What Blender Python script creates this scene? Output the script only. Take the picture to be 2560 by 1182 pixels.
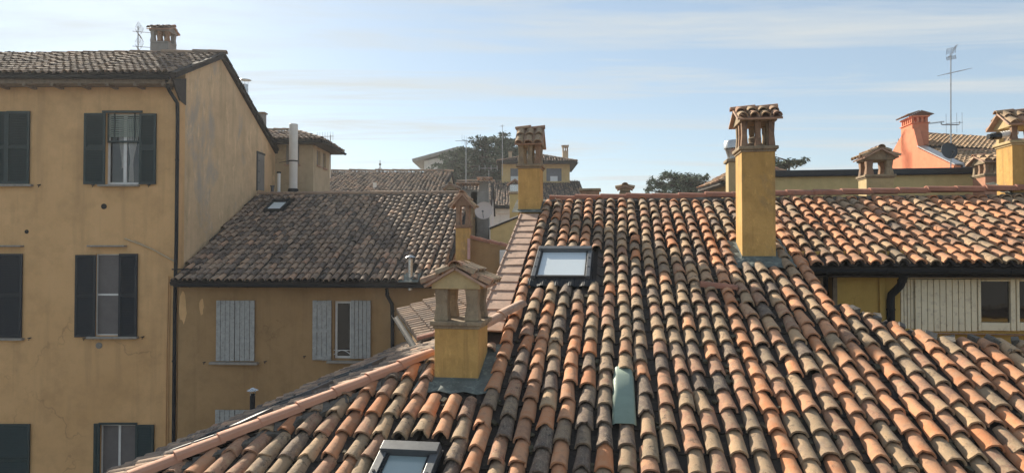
import bpy, math, random
import numpy as np
from mathutils import Vector, Matrix
for o in list(bpy.data.objects): bpy.data.objects.remove(o)
SC = bpy.context.scene
COL = SC.collection
R = math.radians
# ------------------------------------------------------------------ camera
F = 1720.0                      # focal length in pixels of the 2560 px wide photograph
PITCH = R(1.13)
cam = bpy.data.cameras.new('camera'); camo = bpy.data.objects.new('camera', cam); COL.objects.link(camo)
cam.sensor_width = 36; cam.lens = F/2560*36; cam.clip_start = .1; cam.clip_end = 3000
camo.location = (0, 0, 0); camo.rotation_euler = (R(90)+PITCH, 0, 0)
SC.camera = camo
SC.render.resolution_x = 1024; SC.render.resolution_y = 472
# ------------------------------------------------------------------ light
SUN_AZ, SUN_EL = R(-32), R(28)
SUN = Vector((math.sin(SUN_AZ)*math.cos(SUN_EL), math.cos(SUN_AZ)*math.cos(SUN_EL), math.sin(SUN_EL)))
W = bpy.data.worlds.new('World'); SC.world = W; W.use_nodes = True
nt = W.node_tree; nt.nodes.clear()
def wn(t, **k):
    n = nt.nodes.new(t)
    for a, b in k.items(): setattr(n, a, b)
    return n
sky = wn('ShaderNodeTexSky', sky_type='NISHITA', sun_disc=False, sun_elevation=SUN_EL, sun_rotation=SUN_AZ,
         altitude=60, air_density=1.0, dust_density=.35, ozone_density=1.5)
bg = wn('ShaderNodeBackground'); bg.inputs[1].default_value = .122
wo = wn('ShaderNodeOutputWorld')
tc = wn('ShaderNodeTexCoord'); sep = wn('ShaderNodeSeparateXYZ'); nt.links.new(tc.outputs['Generated'], sep.inputs[0])
# cirrus: project direction on a high plane, stretch, noise
mx = wn('ShaderNodeMath', operation='MAXIMUM'); mx.inputs[1].default_value = .04; nt.links.new(sep.outputs[2], mx.inputs[0])
dv = wn('ShaderNodeVectorMath', operation='DIVIDE'); cb = wn('ShaderNodeCombineXYZ')
for i in range(3): nt.links.new(mx.outputs[0], cb.inputs[i])
nt.links.new(tc.outputs['Generated'], dv.inputs[0]); nt.links.new(cb.outputs[0], dv.inputs[1])
mp = wn('ShaderNodeMapping'); mp.inputs['Rotation'].default_value = (0, 0, R(18)); mp.inputs['Scale'].default_value = (.30, 1.5, 1)
mp.inputs['Location'].default_value = (1.3, .4, 0)
nt.links.new(dv.outputs[0], mp.inputs[0])
n1 = wn('ShaderNodeTexNoise'); n1.inputs['Scale'].default_value = 1.0; n1.inputs['Detail'].default_value = 8; n1.inputs['Roughness'].default_value = .62; n1.inputs['Distortion'].default_value = .6
nt.links.new(mp.outputs[0], n1.inputs[0])
rp = wn('ShaderNodeMapRange'); rp.inputs[1].default_value = .47; rp.inputs[2].default_value = .66; rp.inputs[3].default_value = .24; rp.inputs[4].default_value = .92
nt.links.new(n1.outputs[0], rp.inputs[0])
hz = wn('ShaderNodeMapRange'); hz.inputs[1].default_value = 0; hz.inputs[2].default_value = .24; hz.inputs[3].default_value = .55; hz.inputs[4].default_value = .0
nt.links.new(sep.outputs[2], hz.inputs[0])
add = wn('ShaderNodeMath', operation='MAXIMUM'); nt.links.new(rp.outputs[0], add.inputs[0]); nt.links.new(hz.outputs[0], add.inputs[1])
gam = wn('ShaderNodeGamma'); gam.inputs[1].default_value = .72; nt.links.new(sky.outputs[0], gam.inputs[0])
tn = wn('ShaderNodeMix', data_type='RGBA', blend_type='MULTIPLY'); tn.inputs['Factor'].default_value = 1; tn.inputs['B'].default_value = (.80, .90, .96, 1); nt.links.new(gam.outputs[0], tn.inputs['A'])
mixc = wn('ShaderNodeMix', data_type='RGBA'); mixc.inputs['B'].default_value = (2.95, 3.15, 3.22, 1)
nt.links.new(add.outputs[0], mixc.inputs['Factor']); nt.links.new(tn.outputs['Result'], mixc.inputs['A'])
nt.links.new(mixc.outputs['Result'], bg.inputs[0]); nt.links.new(bg.outputs[0], wo.inputs[0])
sl = bpy.data.lights.new('sun', 'SUN'); sl.energy = 5.0; sl.angle = R(.6); sl.color = (1, .90, .74)
so = bpy.data.objects.new('sun', sl); COL.objects.link(so); so.rotation_euler = SUN.to_track_quat('Z', 'Y').to_euler()
SC.view_settings.view_transform = 'Standard'; SC.view_settings.look = 'None'; SC.view_settings.exposure = .93; SC.view_settings.gamma = 1
# ------------------------------------------------------------------ pixel helpers (photo pixels -> rays from the photographer's eye)
CP, SP = math.cos(PITCH), math.sin(PITCH)
def ray(px, py):
    x, z = (px-1280)/F, (591-py)/F
    d = Vector((x, CP-SP*z, SP+CP*z)); return d/d.y
def at(px, py, Y): return ray(px, py)*Y
rnd = random.Random(7)
# ------------------------------------------------------------------ materials
def mat(name): 
    m = bpy.data.materials.new(name); m.use_nodes = True; return m
class NB:
    def __init__(s, name):
        s.m = mat(name); s.t = s.m.node_tree; s.b = s.t.nodes['Principled BSDF']
        s.pos = s.n('ShaderNodeNewGeometry').outputs['Position']
    def n(s, t, **k):
        x = s.t.nodes.new(t)
        for a, b in k.items(): setattr(x, a, b)
        return x
    def l(s, a, b): s.t.links.new(a, b)
    def noise(s, scale, detail=4, rough=.55, vec=None, stretch=None, w=None, dist=0):
        v = vec or s.pos
        if stretch:
            mp = s.n('ShaderNodeMapping'); mp.inputs['Scale'].default_value = stretch; s.l(v, mp.inputs[0]); v = mp.outputs[0]
        x = s.n('ShaderNodeTexNoise'); x.inputs['Scale'].default_value = scale; x.inputs['Detail'].default_value = detail; x.inputs['Roughness'].default_value = rough
        x.inputs['Distortion'].default_value = dist
        if w is not None: x.noise_dimensions = '4D'; s.l(w, x.inputs['W'])
        s.l(v, x.inputs['Vector']); return x.outputs[0]
    def rng(s, a, f0, f1, t0=0, t1=1):
        x = s.n('ShaderNodeMapRange'); s.l(a, x.inputs[0])
        for i, q in enumerate((f0, f1, t0, t1)): x.inputs[i+1].default_value = q
        return x.outputs[0]
    def mix(s, f, a, b, mode='MIX'):
        x = s.n('ShaderNodeMix', data_type='RGBA', blend_type=mode)
        for k, v in (('Factor', f), ('A', a), ('B', b)):
            if isinstance(v, (int, float)): x.inputs[k].default_value = v
            elif isinstance(v, tuple): x.inputs[k].default_value = (*v, 1)[:4]
            else: s.l(v, x.inputs[k])
        return x.outputs['Result']
    def math(s, op, a, b):
        x = s.n('ShaderNodeMath', operation=op)
        for i, v in enumerate((a, b)):
            if isinstance(v, (int, float)): x.inputs[i].default_value = v
            else: s.l(v, x.inputs[i])
        return x.outputs[0]
    def bump(s, h, strength=.4, dist=.01):
        x = s.n('ShaderNodeBump'); x.inputs['Strength'].default_value = strength; x.inputs['Distance'].default_value = dist
        s.l(h, x.inputs['Height']); s.l(x.outputs[0], s.b.inputs['Normal'])
    def fin(s, col, rough=.85, metal=0, spec=None):
        if isinstance(col, tuple): s.b.inputs['Base Color'].default_value = (*col, 1)
        else: s.l(col, s.b.inputs['Base Color'])
        if isinstance(rough, (int, float)): s.b.inputs['Roughness'].default_value = rough
        else: s.l(rough, s.b.inputs['Roughness'])
        s.b.inputs['Metallic'].default_value = metal
        if spec is not None: s.b.inputs['Specular IOR Level'].default_value = spec
        return s.m
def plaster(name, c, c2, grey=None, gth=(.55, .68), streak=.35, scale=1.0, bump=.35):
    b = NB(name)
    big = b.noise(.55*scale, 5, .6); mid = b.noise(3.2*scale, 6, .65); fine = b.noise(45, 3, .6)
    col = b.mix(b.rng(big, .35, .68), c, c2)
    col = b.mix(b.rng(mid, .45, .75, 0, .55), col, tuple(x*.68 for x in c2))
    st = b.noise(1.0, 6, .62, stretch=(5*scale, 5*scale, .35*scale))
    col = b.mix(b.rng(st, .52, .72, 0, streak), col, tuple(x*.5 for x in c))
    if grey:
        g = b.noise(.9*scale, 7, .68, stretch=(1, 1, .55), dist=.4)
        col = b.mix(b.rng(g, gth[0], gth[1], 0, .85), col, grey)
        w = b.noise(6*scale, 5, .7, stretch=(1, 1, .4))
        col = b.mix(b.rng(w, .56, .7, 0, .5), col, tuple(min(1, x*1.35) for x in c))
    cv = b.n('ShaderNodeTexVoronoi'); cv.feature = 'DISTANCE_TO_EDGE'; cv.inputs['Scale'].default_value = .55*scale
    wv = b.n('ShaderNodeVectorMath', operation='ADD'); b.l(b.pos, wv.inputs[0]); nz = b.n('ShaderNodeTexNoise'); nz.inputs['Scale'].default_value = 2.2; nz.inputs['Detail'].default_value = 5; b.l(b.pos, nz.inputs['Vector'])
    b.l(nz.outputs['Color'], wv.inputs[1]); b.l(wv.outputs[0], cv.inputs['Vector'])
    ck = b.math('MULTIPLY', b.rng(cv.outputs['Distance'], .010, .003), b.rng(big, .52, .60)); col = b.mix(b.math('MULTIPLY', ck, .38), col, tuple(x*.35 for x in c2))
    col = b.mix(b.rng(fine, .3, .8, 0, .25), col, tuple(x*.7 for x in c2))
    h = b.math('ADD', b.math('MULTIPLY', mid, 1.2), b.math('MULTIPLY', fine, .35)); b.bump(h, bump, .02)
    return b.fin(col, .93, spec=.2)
def flat(name, c, rough=.6, metal=0, var=.25, scale=6, bump=.1, dirt=None, spec=None):
    b = NB(name); n = b.noise(scale, 6, .65); f = b.noise(scale*9, 3, .6)
    col = b.mix(b.rng(n, .35, .7), c, tuple(x*(1-var) for x in c))
    if dirt: col = b.mix(b.rng(b.noise(scale*2.1, 7, .7), .52, .66, 0, .8), col, dirt)
    b.bump(b.math('ADD', n, b.math('MULTIPLY', f, .3)), bump, .01)
    return b.fin(col, b.rng(f, .3, .7, max(0, rough-.1), min(1, rough+.12)), metal, spec)
def tile_mat(name, ramp, lich=(.42, .33, .22), lichamt=1.0, gain=1.0):
    """kind (0 old grey .. 1 fresh orange), random, lichen come from the tile: object colour on single tiles, mesh attribute on joined ones"""
    b = NB(name)
    oi = b.n('ShaderNodeObjectInfo'); at_ = b.n('ShaderNodeAttribute'); at_.attribute_name = 'tcol'
    s1 = b.n('ShaderNodeVectorMath', operation='ADD'); b.l(oi.outputs['Color'], s1.inputs[0]); b.l(at_.outputs['Color'], s1.inputs[1])
    sp = b.n('ShaderNodeSeparateXYZ'); b.l(s1.outputs[0], sp.inputs[0]); K, RN, LI = sp.outputs
    cr = b.n('ShaderNodeValToRGB'); cr.color_ramp.interpolation = 'LINEAR'
    e = cr.color_ramp.elements
    while len(e) < len(ramp): e.new(.5)
    for i, (p, c) in enumerate(ramp): e[i].position = p; e[i].color = (*[x*gain for x in c], 1)
    w = b.math('MULTIPLY', RN, 37.0)
    sm = b.noise(9, 4, .6, w=w)
    b.l(b.math('ADD', K, b.rng(sm, .3, .7, -.13, .13)), cr.inputs[0])
    col = cr.outputs[0]
    col = b.mix(1.0, col, b.mix(RN, (.72, .74, .78), (1.16, 1.1, 1.05)), 'MULTIPLY')
    # streaks along the tile, pale bloom, dark lichen, small white dots
    st = b.noise(26, 5, .65, stretch=(1.6, .45, .8), w=w)
    col = b.mix(b.math('MULTIPLY', b.rng(st, .46, .66), b.math('MULTIPLY', LI, .5*lichamt)), col, lich)
    dk = b.noise(13, 8, .74, w=b.math('ADD', w, 5.0), dist=.3)
    col = b.mix(b.math('MULTIPLY', b.rng(dk, .55, .63), b.math('MINIMUM', b.math('ADD', LI, .12), .85)), col, (.045, .036, .03))
    d2 = b.noise(55, 3, .6, w=w)
    col = b.mix(b.math('MULTIPLY', b.rng(d2, .60, .68), b.math('MULTIPLY', LI, .6)), col, (.06, .05, .04))
    vo = b.n('ShaderNodeTexVoronoi'); vo.inputs['Scale'].default_value = 34; b.l(b.pos, vo.inputs['Vector'])
    col = b.mix(b.math('MULTIPLY', b.rng(vo.outputs['Distance'], .22, .12), b.math('MULTIPLY', LI, .45)), col, (.50, .48, .42))
    h = b.math('ADD', b.math('MULTIPLY', dk, .8), b.math('ADD', b.math('MULTIPLY', st, .6), b.math('MULTIPLY', d2, .5)))
    b.bump(h, .55, .012)
    return b.fin(col, .9, spec=.25)
RAMP = [(0, (.14, .108, .088)), (.2, (.23, .168, .125)), (.4, (.40, .285, .175)), (.55, (.47, .32, .19)), (.7, (.36, .20, .13)), (.85, (.55, .295, .165)), (1, (.55, .235, .11))]
M = {}
M['tile'] = tile_mat('terracotta', RAMP)
M['tile_mid'] = tile_mat('weathered_terracotta', [(0, (.10, .078, .066)), (.3, (.21, .155, .12)), (.55, (.35, .255, .18)), (.8, (.42, .275, .185)), (1, (.50, .25, .15))], (.44, .37, .29))
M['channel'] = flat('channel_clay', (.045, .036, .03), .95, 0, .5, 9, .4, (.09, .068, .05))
M['ridge'] = flat('ridge_clay', (.40, .17, .105), .85, 0, .3, 4, .25, (.22, .12, .09))
M['hip'] = flat('hip_clay', (.54, .27, .17), .85, 0, .16, 3, .15)
M['verge'] = flat('verge_clay', (.52, .33, .23), .85, 0, .4, 5, .5, (.27, .18, .135))
M['moss'] = flat('dry_moss', (.10, .085, .05), .95, 0, .6, 14, .6)
M['mortar'] = flat('mortar', (.17, .15, .125), .95, 0, .55, 11, .8, (.05, .045, .04))
M['ochre'] = plaster('ochre_plaster', (.50, .315, .125), (.42, .255, .10), streak=.25, scale=1.4)
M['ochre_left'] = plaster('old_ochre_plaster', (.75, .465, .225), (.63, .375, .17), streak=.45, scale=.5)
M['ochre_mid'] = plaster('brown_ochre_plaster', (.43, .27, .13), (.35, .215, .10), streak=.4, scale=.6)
M['gable'] = plaster('stained_gable_plaster', (.76, .54, .32), (.62, .43, .25), (.42, .36, .30), (.54, .64), .5, .55)
M['chim'] = plaster('chimney_plaster', (.62, .375, .13), (.50, .295, .095), (.33, .23, .12), (.56, .68), .8, 1.9, .45)
M['chim_pale'] = plaster('pale_chimney_plaster', (.56, .43, .23), (.46, .35, .19), streak=.35, scale=2.2)
M['stone'] = plaster('weathered_mortar_render', (.40, .31, .20), (.25, .19, .13), (.12, .10, .085), (.55, .66), .5, 4.5, .6)
M['stone_red'] = plaster('weathered_brick_render', (.38, .24, .155), (.24, .15, .10), (.12, .10, .085), (.55, .66), .5, 4.5, .6)
M['greyp'] = plaster('grey_plaster', (.34, .32, .29), (.26, .245, .225), streak=.4)
M['beige'] = plaster('beige_plaster', (.54, .42, .27), (.48, .37, .24), streak=.15, scale=.6)
M['yellow'] = plaster('yellow_plaster', (.62, .48, .23), (.56, .43, .2), streak=.15)
M['ywall'] = plaster('terrace_yellow_plaster', (.62, .41, .13), (.54, .35, .10), streak=.2)
M['pink'] = plaster('pink_plaster', (.66, .25, .14), (.60, .22, .12), streak=.1, bump=.15)
M['salmon'] = plaster('salmon_plaster', (.50, .25, .16), (.44, .22, .14), streak=.2)
M['white_wall'] = plaster('white_plaster', (.72, .70, .66), (.66, .64, .6), streak=.1)
M['dark_metal'] = flat('dark_gutter_metal', (.032, .034, .038), .8, .0, .3, spec=.1)
M['grey_metal'] = flat('grey_skylight_metal', (.12, .125, .13), .45, .4, .25)
M['frame_dark'] = flat('dark_skylight_frame', (.03, .032, .035), .7, 0, .2, spec=.2)
M['lead'] = flat('oxidised_flashing', (.15, .17, .155), .8, 0, .35, 5, .25, (.26, .29, .25), spec=.25)
M['green_sheet'] = flat('green_painted_sheet', (.25, .32, .26), .55, .1, .18, 3, .12)
M['steel'] = flat('stainless_steel', (.55, .55, .54), .28, .9, .2)
M['alu'] = flat('aluminium', (.42, .42, .42), .4, .8, .25)
M['white_pipe'] = flat('white_pipe', (.76, .73, .68), .45, 0, .12, 2)
M['white'] = flat('white_paint', (.72, .71, .68), .5, 0, .15)
M['cream'] = flat('cream_paint', (.88, .77, .56), .6, 0, .12, 5, .15, (.58, .48, .35))
M['greywood'] = flat('grey_wood', (.42, .42, .40), .75, 0, .3, 7, .3, (.22, .21, .2))
M['shutter'] = flat('dark_green_shutter', (.014, .036, .038), .6, 0, .2, 4)
M['shutter2'] = flat('blue_black_shutter', (.008, .014, .022), .6, 0, .2, 4)
M['wood'] = flat('eave_timber', (.24, .18, .125), .85, 0, .4, 5, .3, (.12, .09, .07))
M['darkwood'] = flat('dark_timber', (.045, .035, .03), .85, 0, .4)
M['sill'] = flat('stone_sill', (.34, .31, .27), .85, 0, .3, 9, .3)
M['curtain'] = flat('white_net_curtain', (.70, .69, .66), .9, 0, .2, 14, .2)
M['netgrey'] = flat('grey_net_curtain', (.16, .145, .14), .9, 0, .2, 3)
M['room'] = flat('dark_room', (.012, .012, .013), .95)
M['bark'] = flat('bark', (.07, .055, .042), .95, 0, .4, 8, .5)
M['ground'] = flat('courtyard_paving', (.16, .145, .125), .95, 0, .3, .6, .2)
M['dish'] = flat('pale_dish', (.62, .52, .46), .5, 0, .15, 2)
M['dish_dark'] = flat('dark_dish', (.05, .052, .058), .5, .1, .2)
M['plastic_black'] = flat('black_plastic', (.015, .015, .016), .35)
M['parapet'] = flat('black_parapet_metal', (.025, .026, .028), .5, .2, .25)
M['pinkpipe'] = flat('pink_pipe', (.62, .36, .32), .5)
M['blue_panel'] = flat('blue_grey_panel', (.15, .18, .22), .5)
def glass(name, c, rough=.06):
    b = NB(name); b.bump(b.noise(3, 2), .06, .02); return b.fin(c, rough, 0, .8)
M['pane'] = glass('window_glass', (.018, .018, .018))
M['skyglass'] = glass('skylight_glass', (.30, .37, .37), .15)
M['skyglass_pale'] = glass('dusty_skylight_glass', (.62, .68, .70), .35)
def leafmat(name, a, c):
    b = NB(name); g = b.n('ShaderNodeNewGeometry')
    col = b.mix(g.outputs['Random Per Island'], a, c)
    b.b.inputs['Transmission Weight'].default_value = 0
    return b.fin(col, .8, 0, .2)
M['cedar'] = leafmat('cedar_needles', (.06, .09, .055), (.15, .20, .12))
M['conifer'] = leafmat('conifer_needles', (.035, .06, .045), (.08, .115, .08))
# ------------------------------------------------------------------ mesh builder
WP = {}                         # world position of the origin of every thing and part
def wpos(o): return WP[o.name] if o is not None else Vector()
def link(name, me, parent, local=True):
    o = bpy.data.objects.new(name, me); COL.objects.link(o)
    if parent is not None: o.parent = parent
    WP[o.name] = wpos(parent).copy() if parent is not None else Vector()
    return o
def thing(name, label, cat, loc, group=None):
    o = bpy.data.objects.new(name, None); COL.objects.link(o); o.location = loc; o.empty_display_size = .3
    o['label'] = label; o['category'] = cat
    if group: o['group'] = group
    WP[o.name] = Vector(loc); return o
def part(name, parent, label=None):
    o = bpy.data.objects.new(name, None); COL.objects.link(o); o.parent = parent; o.empty_display_size = .2
    WP[o.name] = wpos(parent).copy()
    if label: o['label'] = label
    return o
BOXF = [(0, 3, 2, 1), (4, 5, 6, 7), (0, 1, 5, 4), (1, 2, 6, 5), (2, 3, 7, 6), (3, 0, 4, 7)]
class MB:
    def __init__(s): s.v = []; s.f = []
    def add(s, vs, fs, m=None):
        k = len(s.v); s.v += [(m @ Vector(p)) if m else Vector(p) for p in vs]; s.f += [tuple(i+k for i in f) for f in fs]; return s
    def box(s, x0, x1, y0, y1, z0, z1, m=None):
        return s.add([(x0, y0, z0), (x1, y0, z0), (x1, y1, z0), (x0, y1, z0), (x0, y0, z1), (x1, y0, z1), (x1, y1, z1), (x0, y1, z1)], BOXF, m)
    def slab(s, pts, t):
        """closed plate of thickness t hung below the polygon pts (counter-clockwise seen from outside)"""
        pts = [Vector(p) for p in pts]; n = sum(((pts[i]-pts[0]).cross(pts[i+1]-pts[0]) for i in range(1, len(pts)-1)), Vector()).normalized(); k = len(pts)
        return s.add(pts+[p-n*t for p in pts], [tuple(range(k)), tuple(range(2*k-1, k-1, -1))]+[(i, i+k, (i+1) % k+k, (i+1) % k) for i in range(k)])
    def prism(s, pts, d):
        pts = [Vector(p) for p in pts]; k = len(pts); d = Vector(d)
        return s.add(pts+[p+d for p in pts], [tuple(range(k)), tuple(range(2*k-1, k-1, -1))]+[(i, i+k, (i+1) % k+k, (i+1) % k) for i in range(k)])
    def tube(s, pts, r, n=8, r2=None):
        pts = [Vector(p) for p in pts]; k = len(s.v); m = len(pts)
        for i, p in enumerate(pts):
            a = pts[max(0, i-1)]; b = pts[min(m-1, i+1)]; t = (b-a).normalized()
            u = t.cross(Vector((0, 0, 1)) if abs(t.z) < .9 else Vector((0, 1, 0))).normalized(); w = t.cross(u)
            rr = r if r2 is None else r+(r2-r)*i/max(1, m-1)
            for j in range(n):
                q = 2*math.pi*j/n; s.v.append(p+u*math.cos(q)*rr+w*math.sin(q)*rr)
        for i in range(m-1):
            for j in range(n): s.f.append((k+i*n+j, k+i*n+(j+1) % n, k+(i+1)*n+(j+1) % n, k+(i+1)*n+j))
        s.f.append(tuple(k+j for j in range(n-1, -1, -1))); s.f.append(tuple(k+(m-1)*n+j for j in range(n))); return s
    def lathe(s, prof, n=16, m=None):
        k = len(prof); vs = []; fs = []
        for r, z in prof:
            for j in range(n): q = 2*math.pi*j/n; vs.append((r*math.cos(q), r*math.sin(q), z))
        for i in range(k-1):
            for j in range(n): fs.append((i*n+j, i*n+(j+1) % n, (i+1)*n+(j+1) % n, (i+1)*n+j))
        fs.append(tuple(range(n-1, -1, -1))); fs.append(tuple((k-1)*n+j for j in range(n)))
        return s.add(vs, fs, m)
    def build(s, name, m, parent=None, smooth=None, kind=None, label=None, bevel=0, cat=None):
        o0 = wpos(parent) if parent is not None else Vector()
        me = bpy.data.meshes.new(name); me.from_pydata([tuple(p-o0) for p in s.v], [], s.f)
        if smooth: me.shade_smooth(); me.set_sharp_from_angle(angle=R(smooth))
        me.materials.append(m if not isinstance(m, str) else M[m]); me.update()
        o = link(name, me, parent)
        if kind: o['kind'] = kind
        if label: o['label'] = label
        if cat: o['category'] = cat
        if bevel:
            bv = o.modifiers.new('bevel', 'BEVEL'); bv.width = bevel; bv.segments = 2; bv.limit_method = 'ANGLE'
        return o
def roughen(mb, amp, seed=0, scale=6):
    from mathutils import noise
    for i, p in enumerate(mb.v):
        mb.v[i] = p+noise.noise_vector(p*scale+Vector((seed, 0, 0)))*amp
    return mb
# ------------------------------------------------------------------ clay tiles
TL = .45
def tile_arrays(seed, r0=.096, r1=.076, L=TL, th=.020, ns=8, ny=3, inner=True, flatk=.92):
    q = random.Random(seed); vs = []; fs = []
    amp = q.uniform(.002, .006); f1, f2 = q.uniform(0, 6), q.uniform(0, 6); deep = q.random() < .3
    bend = q.uniform(-.004, .004); warp = q.uniform(-.006, .006); chip = q.random() < .22; ca = q.uniform(.2, 2.9)
    def ring(y, r, off, low=False):
        o = []
        for i in range(ns+1):
            a = math.pi*i/ns
            yy = y; r_ = r+amp*math.sin(2*a+f1+y*5)+amp*.5*math.sin(5*a+f2-y*11)
            if low:
                yy += q.uniform(-.003, .004)
                if chip and abs(a-ca) < .42: yy += q.uniform(.008, .03)*(2.2 if deep else 1)
            o.append((-(r_-off)*math.cos(a)*1.0+warp*(y/L), yy, (r_-off)*flatk*math.sin(a)+bend*math.sin(math.pi*y/L)+.038*(1-y/L)))
        return o
    ys = [L*j/(ny) for j in range(ny+1)]
    for j, y in enumerate(ys): vs += ring(y, r0+(r1-r0)*y/L, 0, j == 0)
    n1 = ns+1
    for j in range(ny):
        for i in range(ns): a = j*n1+i; fs.append((a, a+1, a+1+n1, a+n1)[::-1])
    if inner:
        k = len(vs)
        low = vs[:n1]
        inn = [(x*(1-th/r0), y, max(.0, (z-.038)*(1-th/r0))+.038-.004) for (x, y, z) in low]
        inn2 = [(x, y+.16, z-.011) for (x, y, z) in inn]
        vs += inn+inn2
        for i in range(ns):
            fs.append((i, i+1, k+i+1, k+i)); fs.append((k+i, k+i+1, k+n1+i+1, k+n1+i))
        # side feet: close the long edges
        top = ny*n1
        fs.append((0, k, k+n1)); fs.append((ns, k+ns+n1, k+ns))
    return vs, fs
def tile_mesh(name, m, arr):
    me = bpy.data.meshes.new(name); me.from_pydata(arr[0], [], arr[1]); me.shade_smooth(); me.set_sharp_from_angle(angle=R(40)); me.materials.append(m); return me
VARR = [tile_arrays(i+1) for i in range(14)]
VARR_LO = [tile_arrays(i+1, ns=6, ny=1, inner=True) for i in range(8)]
VARR_XLO = [tile_arrays(i+1, ns=4, ny=1, inner=False) for i in range(4)]
TM = {k: [tile_mesh('clay_tile', M[k], a) for a in VARR] for k in ('tile', 'tile_mid')}
TM_LO = {k: [tile_mesh('clay_tile', M[k], a) for a in VARR_LO] for k in ('tile', 'tile_mid')}
class Roof:
    """sloping plane: u climbs it (compass angle alpha), v runs along the eave"""
    def __init__(s, alpha, sl, c):
        s.a = R(alpha); s.s = sl; s.c = c; s.U = Vector((math.sin(s.a), math.cos(s.a), 0)); s.V = Vector((math.cos(s.a), -math.sin(s.a), 0))
        s.up = (s.U+Vector((0, 0, sl))).normalized(); s.N = s.V.cross(s.up).normalized(); s.ct = 1/math.sqrt(1+sl*sl)
    def P(s, v, u, h=0): return s.V*v+s.U*u+Vector((0, 0, s.s*u+s.c))+s.N*h
    def px(s, x, y, h=0):
        d = ray(x, y); c = s.c+h/s.ct; t = c/(d.z-s.s*d.dot(s.U)); p = d*t; return p.dot(s.V), p.dot(s.U)
    def mat(s, v, u, h=0, rz=0, ry=0, sy=1, sx=1):
        p = s.P(v, u, h); m = Matrix(((s.V.x, s.up.x, s.N.x, p.x), (s.V.y, s.up.y, s.N.y, p.y), (s.V.z, s.up.z, s.N.z, p.z), (0, 0, 0, 1)))
        return m @ Matrix.Rotation(rz, 4, 'Z') @ Matrix.Rotation(ry, 4, 'Y') @ Matrix.Diagonal((sx, sy, 1, 1))
def inview(p, m=60):
    if p.y < .5: return False
    x = 1280+F*p.x/p.y; y = 591-F*(p.z*CP-p.y*SP)/(p.y*CP+p.z*SP)
    return -m < x < 2560+m and -m < y < 1182+m
def kinds_main(v, u, q, col):
    c = random.Random(int(col*7919+13)); fresh = c.random() < (.58 if v > 1.3 else .10)
    t = q.random()
    if fresh and t < .82: return (q.uniform(.82, .93), q.random(), q.choice((0, .03, .08, .15)))
    old = math.exp(-((v+.35)/.75)**2-((u-7.2)/1.2)**2)*.5+.08*(v < 1)  # shadow below the squat chimney put into tile colour, plus ageing on the left
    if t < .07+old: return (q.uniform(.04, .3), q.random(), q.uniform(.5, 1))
    t = q.random()
    if t < .30: return (q.uniform(.63, .76), q.random(), q.uniform(.2, .7))
    if t < (.42 if v > .2 else .35): return (q.uniform(.8, .95), q.random(), q.uniform(.05, .35))
    if t < .44: return (1.0, q.random(), .1)
    return (q.uniform(.30, .62) if v > -.3 else q.uniform(.22, .52), q.random(), q.uniform(.35, .9))
def kinds_mid(v, u, q, col):
    t = q.random()
    if t < .3: return (q.uniform(.0, .3), q.random(), q.uniform(.4, .9))
    if t < .8: return (q.uniform(.3, .65), q.random(), q.uniform(.3, .9))
    return (q.uniform(.6, .85), q.random(), q.uniform(.2, .6))
def join_tiles(name, mkey, arrs, items, parent):
    """items: (matrix, colour) -> one mesh of real tiles"""
    if not items: return None
    V_, F_, C_ = [], [], []; k = 0; pre = [(np.array(a[0], dtype=float), a[1]) for a in arrs]; o0 = np.array(wpos(parent))
    for i, (m, c) in enumerate(items):
        a, fs = pre[i % len(pre)]; A = np.array(m)
        V_.append(a @ A[:3, :3].T+A[:3, 3]-o0); F_ += [tuple(j+k for j in f) for f in fs]; k += len(a); C_.append(np.tile((*c, 1.0), (len(a), 1)))
    me = bpy.data.meshes.new(name); me.from_pydata(np.concatenate(V_).tolist(), [], F_)
    at_ = me.color_attributes.new('tcol', 'FLOAT_COLOR', 'POINT'); at_.data.foreach_set('color', np.concatenate(C_).ravel())
    me.shade_smooth(); me.set_sharp_from_angle(angle=R(40)); me.materials.append(M[mkey])
    o = link(name, me, parent); o.color = (0, 0, 0, 1); o['kind'] = 'stuff'; return o
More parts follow.
